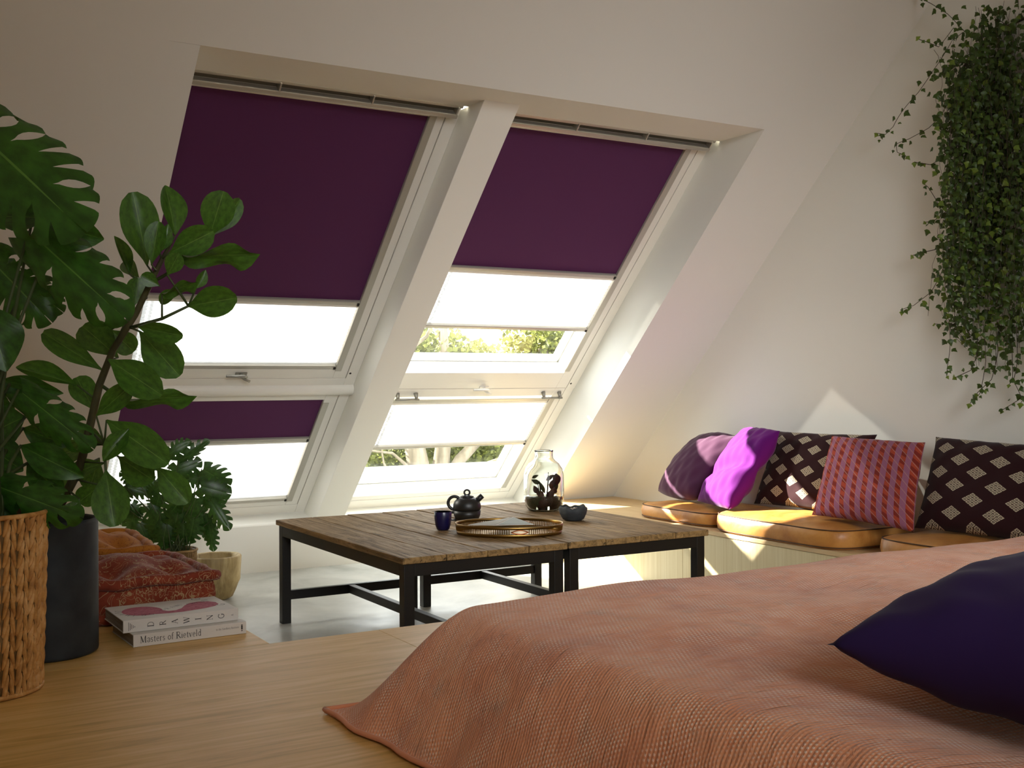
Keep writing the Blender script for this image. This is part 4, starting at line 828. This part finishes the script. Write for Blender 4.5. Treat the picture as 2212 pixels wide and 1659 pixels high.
# ------------------------------------------------------------------ plants on the left
M_CLU = leafmat('leathery_green_leaf', '2b4d14', '4b7a24', '86a850', .34, .25); M_MON = leafmat('deep_green_split_leaf', '1f410f', '386a1e', '74a044', .33, .25); M_PHI = leafmat('glossy_lobed_leaf', '1f3c12', '386023', '5e8040', .35, .28)
M_STEM = mat('green_stem', '3d4a22', .6); M_STEMW = grain('woody_stem', '2e2a18', '43401f', '565130', (4, 4, 1), .8, .3, 8)
def obov(v):     # spoon shaped: narrow at the stalk, broad and blunt at the tip
    if v < .60: return .05+.95*math.sin(PI/2*min(1, v/.60))**1.35
    return max(.10, math.sqrt(max(0, 1-((v-.60)/.41)**2.3)))
def oval_leaf(v):
    if v < .5: return .05+.95*math.sin(PI/2*v/.5)**1.1
    return max(.04, math.cos(PI/2*(v-.5)/.5)**.75)
CL = [leaf_mesh('clusia_leaf', M_CLU, obov, 12, 6, .25, .10), leaf_mesh('clusia_leaf_b', M_CLU, oval_leaf, 12, 6, .5, .12), leaf_mesh('clusia_leaf_c', M_CLU, lambda v: ovate(v, .6, .6), 14, 6, .35, .05, .16, 2.2)]
def split_leaf(name, m, nl, cut, hole, wmax, droop, tipw=.75, cuts_from=1, gw=.22):
    """half leaf made of lobes fanned along the midrib; the gaps between lobes are real slots or holes"""
    mb = MB(); NT, NS = 10, 5
    for side in (-1, 1):
        for j in range(nl):
            for a in range(NS):
                pass
            vs = []; uv = []
            for i in range(NT+1):
                t = i/NT
                def gap(k):
                    if k <= 0 or k >= nl or k < cuts_from: return 0.0
                    if (k*7+nl) % 10 < hole*10: return .24/nl*math.sin(PI*min(1, max(0, (t-.38)/.5)))**.7 if .38 < t < .88 else 0.0   # a closed hole
                    return max(0.0, (t-cut)/(1-cut))**.6*gw/nl
                s0 = j/nl+gap(j); s1 = (j+1)/nl-gap(j+1)
                for a in range(NS+1):
                    s = s0+(s1-s0)*a/NS
                    e = math.sin(PI*min(1, (.14+.86*s)))**.62 * wmax; e = max(e, .02)
                    lob = 1-.16*abs(2*((s*nl) % 1)-1)**2 if t > .9 and cut < .95 else 1
                    y = .06+.80*s + t*(.30*(1-s)*(s-.20) + .20*s*(1) *.9) - (.16*t*t if s < .18 else 0)*(1-s/.18)
                    x = side*.5*e*t*lob; vs.append((x, y, -droop*y*y-.16*t*t*e+.05*t)); uv.append((.5+side*t*.5, s))
            mb.add(vs, [(i*(NS+1)+a, i*(NS+1)+a+1, (i+1)*(NS+1)+a+1, (i+1)*(NS+1)+a) for i in range(NT) for a in range(NS)], 0, uv)
    return mb.build
def split_mesh(*a, **k):
    mb_build = split_leaf(*a, **k); return mb_build.__self__.mesh(a[0], a[1], True)
ML = [split_mesh('monstera_leaf', M_MON, 7, .55, .45, 1.0, .18), split_mesh('monstera_leaf_b', M_MON, 6, .7, .4, 1.0, .22, cuts_from=2), leaf_mesh('monstera_leaf_c', M_MON, oval_leaf, 12, 6, .2, .2, .05, 3)]
PL = [split_mesh('philodendron_leaf', M_PHI, 5, .5, .0, 1.0, .3, gw=.26)]
def petiole(par, a, b, r0, r1, sagz=.03, m=None, name='petiole'):
    a, b = Vector(a), Vector(b); mid = (a+b)/2+UP*sagz
    MB().tube([a, a*.5+mid*.5+UP*sagz*.3, mid, mid*.45+b*.55, b], [r0, r0*.9, (r0+r1)/2, r1, r1], 6).build(name, m or M_STEM, par, smooth=True)
c0 = Vector((.496, 3.29, .3205))
pc = thing('paddle_leaf_plant', 'upright plant with thick paddle leaves growing from the charcoal pot', 'plant', c0)
def rel(p, o): return tuple(Vector(p)-o)
st = [Vector((.496, 3.29, .64))]+[Vector(p) for p in CLUSIA_STEM[1:]]
MB().tube([rel(p, c0) for p in st], [.013, .012, .011, .010, .009, .0085, .008, .006, .004], 10).build('stem', M_STEMW, pc, smooth=True)
for tw in CLUSIA_TWIGS: MB().tube([rel(p, c0) for p in tw], [.005, .0045, .0035], 7).build('twig', M_STEM, pc, smooth=True)
pts3 = [Vector(p) for p in st]+[Vector(p) for tw in CLUSIA_TWIGS for p in tw]
def nearest(p, P): return min(P, key=lambda q: (q-p).length)
dense = [pts3[i].lerp(pts3[i+1], k/6) for i in range(len(st)-1) for k in range(7)]+pts3[len(st):]
for L in CLUSIA:
    B = Vector(L[0:3]); put_leaf(pc, CL[L[10]], rel(L[0:3], c0), rel(L[3:6], c0), L[6:9], L[9])
    q = nearest(B-UP*.02, dense)
    if (q-B).length > .008: MB().tube([rel(q, c0), rel(q*.5+B*.5, c0), rel(B, c0)], [.0032, .0028, .0024], 6).build('petiole', M_STEM, pc, smooth=True)
m0 = Vector((.300, 2.966, .3205))
pm = thing('split_leaf_plant', 'big leaved plant with slotted leaves in the tall straw basket', 'plant', m0)
for i, L in enumerate(MONSTERA):
    put_leaf(pm, ML[L[10]-10], rel(L[0:3], m0), rel(L[3:6], m0), L[6:9], L[9])
    a = i*2.4; petiole(pm, (.05*math.cos(a), .05*math.sin(a), .39), rel(L[0:3], m0), .0065, .004, .05)
p0 = Vector((1.335, 5.17, 0))
pp_ = thing('bushy_plant', 'bushy dark green plant with lobed leaves in the small seagrass basket', 'plant', p0)
for i, L in enumerate(PHILO):
    put_leaf(pp_, PL[0], rel(L[0:3], p0), rel(L[3:6], p0), L[6:9], L[9])
    a = i*2.4; petiole(pp_, (.05*math.cos(a)*(i % 3)/2, .05*math.sin(a)*(i % 3)/2, .272), rel(L[0:3], p0), .0032, .002, .02)

# ------------------------------------------------------------------ ivy on the gable wall
M_IVY = leafmat('dark_ivy_leaf', '2c4114', '4a6622', '74883f', .45, .3); M_IVY2 = leafmat('young_and_lit_ivy_leaf', '5a7226', '7c9434', '8a9a48', .45, .35); M_VINE = mat('ivy_stem', '3a2f1e', .8)
def ivy_mesh(name, m):
    o = [(0, 0), (.20, .02), (.36, .16), (.50, .30), (.30, .46), (.22, .62), (.10, .82), (0, 1.0)]
    vs = [(x, y, -.25*y*y-.2*x*x) for x, y in o]+[(-x, y, -.25*y*y-.2*x*x) for x, y in o[1:-1]]+[(0, .22, .06), (0, .55, .02)]
    n = len(o); L = lambda i: i if i in (0, n-1) else n-1+i
    a, b = len(vs)-2, len(vs)-1
    fs = [(0, 1, a), (1, 2, a), (2, 3, a), (3, 4, a), (4, b, a), (4, 5, b), (5, 6, b), (6, 7, b)]
    fs += [(a, L(1), 0), (a, L(2), L(1)), (a, L(3), L(2)), (a, L(4), L(3)), (a, b, L(4)), (b, L(5), L(4)), (b, L(6), L(5)), (b, 7, L(6))]
    uv = [(x+.5, y) for x, y, _ in vs]
    return MB().add(vs, fs, 0, uv).mesh(name, m, True)
IM = [ivy_mesh('ivy_leaf', M_IVY), ivy_mesh('ivy_leaf_young_lit', M_IVY2)]
i0 = Vector((4.249, 3.05, 2.5))
iv = thing('hanging_ivy', 'dense dark ivy trailing down the gable wall at the upper right', 'ivy', i0)
ri = random.Random(21); leaves = []
def ivleaf(p, d, size, pale_leaf):
    n = Vector((-.75, -.55+ri.gauss(0, .35), .25+ri.gauss(0, .35))).normalized(); leaves.append((p, (Vector(d)+Vector((0, ri.gauss(0, .5), ri.gauss(0, .35)-.45))).normalized(), n, size*ri.uniform(.7, 1.2), pale_leaf))
vb = []
for s in IVY_STRANDS:                       # loose strands at the edge of the mass
    P3 = []
    for k in range(len(s)-1):
        for f in range(6): P3.append(Vector((4.14+.025*math.sin((k+f/6)*1.1), s[k][0]+(s[k+1][0]-s[k][0])*f/6, s[k][1]+(s[k+1][1]-s[k][1])*f/6)))
    P3.append(Vector((4.14, *s[-1]))); vb.append(P3)
    n = max(9, int(sum((P3[i+1]-P3[i]).length for i in range(len(P3)-1))/.027))
    for i in range(n):
        q = P3[min(len(P3)-1, int(i/n*len(P3)))]; sd = 1 if i % 2 else -1
        ivleaf(q+Vector((ri.gauss(0, .01), sd*.012, ri.gauss(0, .008))), (0, sd*.7, -.3), ri.choice((.030, .026)) if i < n*.75 else .021, i > n*.8 and ri.random() < .5)
zL = [p[1] for p in IVY_LEFT]; 
def left_edge(z):
    for (ya, za), (yb, zb) in zip(IVY_LEFT, IVY_LEFT[1:]):
        if zb <= z <= za: return ya+(yb-ya)*(za-z)/(za-zb)
    return IVY_LEFT[0][0] if z > IVY_LEFT[0][1] else IVY_LEFT[-1][0]
for s in IVY_STRANDS:
    q = Vector((4.14, *s[-1])); a = Vector((0, s[-1][0]-s[-2][0], s[-1][1]-s[-2][1])).normalized(); ivleaf(q, a, .024, True); ivleaf(q-a*.02, (0, -.5, -.5), .024, False)
for k in range(215):                         # the hanging mass
    y0 = ri.uniform(2.42, 3.36); x0 = 4.235-.16*ri.random()**.8*(1 if k % 3 else .5); z = ri.uniform(2.25, 2.62)-max(0, y0-3.15)*.5; zend = ri.choice((ri.uniform(1.45, 1.9), ri.uniform(1.15, 1.5), ri.uniform(1.08, 1.35)))-(.10 if y0 < 2.95 else 0)
    if y0 < 2.75: z += .2
    P3 = []; y = y0; edj = ri.gauss(0, .045)
    while z > zend:
        ed = left_edge(z)
        if y > ed+edj: y = ed+edj-.01*ri.random()
        P3.append(Vector((x0+.012*math.sin(z*9+k), y, z))); z -= .031; y += ri.gauss(0, .009)
    if len(P3) < 4: continue
    vb.append(P3)
    for i, q in enumerate(P3):
        if ri.random() < .95: ivleaf(q+Vector((ri.gauss(0, .015), ri.gauss(0, .022), ri.gauss(0, .012))), (0, 1 if i % 2 else -1, -.5), .0275, ri.random() < (.06 if q.z > 2 else .16))  # more pale leaves lower down, standing in for lit ones
for k_, P3 in enumerate(vb): MB().tube([tuple(p-i0) for p in P3], [.0016 if k_ < len(IVY_STRANDS) else .0009]*len(P3), 4).build('vine', M_VINE, iv)
MB().tube([tuple(Vector((4.244, 2.35, 2.60))-i0), tuple(Vector((4.24, 2.75, 2.57))-i0), tuple(Vector((4.243, 3.1, 2.52))-i0), tuple(Vector((4.243, 3.25, 2.40))-i0)], .006, 7).build('main_stem', M_VINE, iv)
leaves.sort(key=lambda L: L[0].x - L[3]*2)
rest = MB()
for i, (p, d, n, sz, yg) in enumerate(leaves):
    y = d; z = (n-y*n.dot(y)).normalized(); x = y.cross(z); M = Matrix((x*sz, y*sz, z*sz)).transposed().to_4x4(); M.translation = p-i0
    if i < 290: link('leaf', IM[1 if yg else 0], iv, M=M)
    else:
        me = IM[0]; vs = [M @ v.co for v in me.vertices]; rest.add(vs, [tuple(q.vertices) for q in me.polygons], 1 if yg else 0, [(v.co.x+.5, v.co.y) for v in me.vertices])
o = rest.build('foliage', [M_IVY, M_IVY2], iv, smooth=True); o['kind'] = 'stuff'

# ------------------------------------------------------------------ bed
def quilt():
    m = mat('terracotta_kantha_quilt', 'b3745f', .95, sheen=.25, spec=.1)
    v = coords(m, (1, 1, 1), 'UV'); n = N(m, 'ShaderNodeVectorMath', operation='ADD'); wv = noise(m, v, 5, 3); cmb = N(m, 'ShaderNodeCombineXYZ'); LK(m, mth(m, 'MULTIPLY', wv, .035), cmb.inputs[1]); LK(m, mth(m, 'MULTIPLY', wv, .02), cmb.inputs[0])
    LK(m, v, n.inputs[0]); LK(m, cmb.outputs[0], n.inputs[1]); x, y = sep(m, n.outputs[0])
    row = mth(m, 'FLOOR', mth(m, 'MULTIPLY', y, 125)); xs = mth(m, 'ADD', mth(m, 'MULTIPLY', x, 110), mth(m, 'MULTIPLY', row, .5))
    dx = mth(m, 'ABSOLUTE', mth(m, 'SUBTRACT', mth(m, 'FRACT', xs), .5)); dy = mth(m, 'ABSOLUTE', mth(m, 'SUBTRACT', mth(m, 'FRACT', mth(m, 'MULTIPLY', y, 125)), .5))
    d = mth(m, 'MULTIPLY', mth(m, 'LESS_THAN', dx, .24), mth(m, 'LESS_THAN', dy, .26))
    f = noise(m, v, 3.2, 5, .6, .4); g = noise(m, v, 11, 4, .65, .6)
    base = ramp(m, f, [(.30, 'c47a5a'), (.48, 'dd936c'), (.62, 'e7a077'), (.78, 'da8358')]); base = mixc(m, mth(m, 'MULTIPLY', ramp(m, g, [(.56, 0.0), (.70, 1.0)]), .30), base, '9a8070')
    st = ramp(m, noise(m, v, 14, 3), [(.40, 0.15), (.62, .85)])
    setc(m, mixc(m, mth(m, 'MULTIPLY', d, st), base, 'f3dcc9'))
    h = mth(m, 'ADD', mth(m, 'MULTIPLY', dy, -1.2), mth(m, 'MULTIPLY', d, -.4)); n1 = bump(m, h, .55, .004); bump(m, noise(m, coords(m, (9, 22, 1), 'UV'), 1.6, 4, .6, .8), .45, .02, n1); return m
M_QUILT = quilt(); M_MATT = mat('white_mattress', 'c9c3b8', .9)
bx0, bx1, by0, by1 = .94, 3.63, -1.0, 2.345
MB().box(bx0+.17, bx1-.03, by0, by1-.12, .321, .455).build('mattress', M_MATT, None, bevel=.05, seg=4)
tag(bpy.data.objects['mattress'], 'low mattress hidden under the terracotta quilt', 'mattress')
def sm(t): t = min(1, max(0, t)); return t*t*(3-2*t)
def rise(d, w): t = min(1, max(0, d/w)); return math.sin(t*PI/2)**1.05*.86+.14*sm(t)
def qz(x, y):
    dx, dy = x-bx0, by1-y
    a = rise(dx, .27+.03*math.sin(y*3.1)); b = rise(dy, .17); z = .3255+(a*b)*.232
    t = sm((dx-.15)/.5)*sm(dy/.3)
    z += t*(.030*math.exp(-((x-2.55)/.75)**2)*math.exp(-((y-2.05)/.5)**2) + .010*math.sin(x*3.3+y*1.5)+.006*math.sin(x*7-y*4.2)+.004*math.sin(y*13+x*2.5)+.003*math.sin(x*16+y*6))
    z -= .05*math.exp(-((x-1.62)/.30)**2-((y-1.02)/.26)**2)*t
    z += (1-a)*a*(.020*math.sin(y*11+.5)+.012*math.sin(y*23)) + (1-b)*b*.02*math.sin(x*12)
    return max(z, .3285)
def qf(u, v):
    x = bx0+(bx1-bx0)*(u**1.15); y = by1-(by1-by0)*(v**1.2)
    z = qz(x, y); ox = -.012*math.sin(y*9)*(1-sm((x-bx0)/.2))+.006*math.sin(y*31)*(1-sm((x-bx0)/.1)); oy = .012*math.sin(x*8+1)*(1-sm((by1-y)/.15))
    return (x+ox, y+oy, z)
mb = MB(); nu, nv = 150, 170; vs = []; uv = []
for j in range(nv+1):
    for i in range(nu+1):
        p = qf(i/nu, j/nv); vs.append(p); uv.append((p[0]+p[2]*.6, p[1]-p[2]*.6))
mb.add(vs, [(j*(nu+1)+i, (j+1)*(nu+1)+i, (j+1)*(nu+1)+i+1, j*(nu+1)+i+1) for j in range(nv) for i in range(nu)], 0, uv)
q = mb.build('quilt', M_QUILT, None, smooth=True); so_ = q.modifiers.new('t', 'SOLIDIFY'); so_.thickness = .006; so_.offset = -1
tag(q, 'crinkled terracotta stitched quilt spread over the low bed, one corner touching the platform', 'quilt')
hp = [qf(0, j/60) for j in range(60)]
MB().tube([(x, y, z+.002) for x, y, z in hp], .0055, 6).build('hem', M_QUILT, q, smooth=True); hp = [qf(i/60, 0) for i in range(60)]
MB().tube([(x, y, z+.002) for x, y, z in hp], .0055, 6).build('hem', M_QUILT, q, smooth=True)
A = Vector((1.297, 1.235, .648)); e1 = Vector((.985, .16, 0)); e2 = Vector((.16, -.985, 0))
pillow('bed_pillow', 'large dark indigo pillow on the near right of the bed', 'pillow', A+e2*.52, A+e2*.52+e1*.62+UP*.02, A, A+e1*.62+UP*.03, .235, M_PURPLECUSH, None, .09, .004, 14, 44, .52)
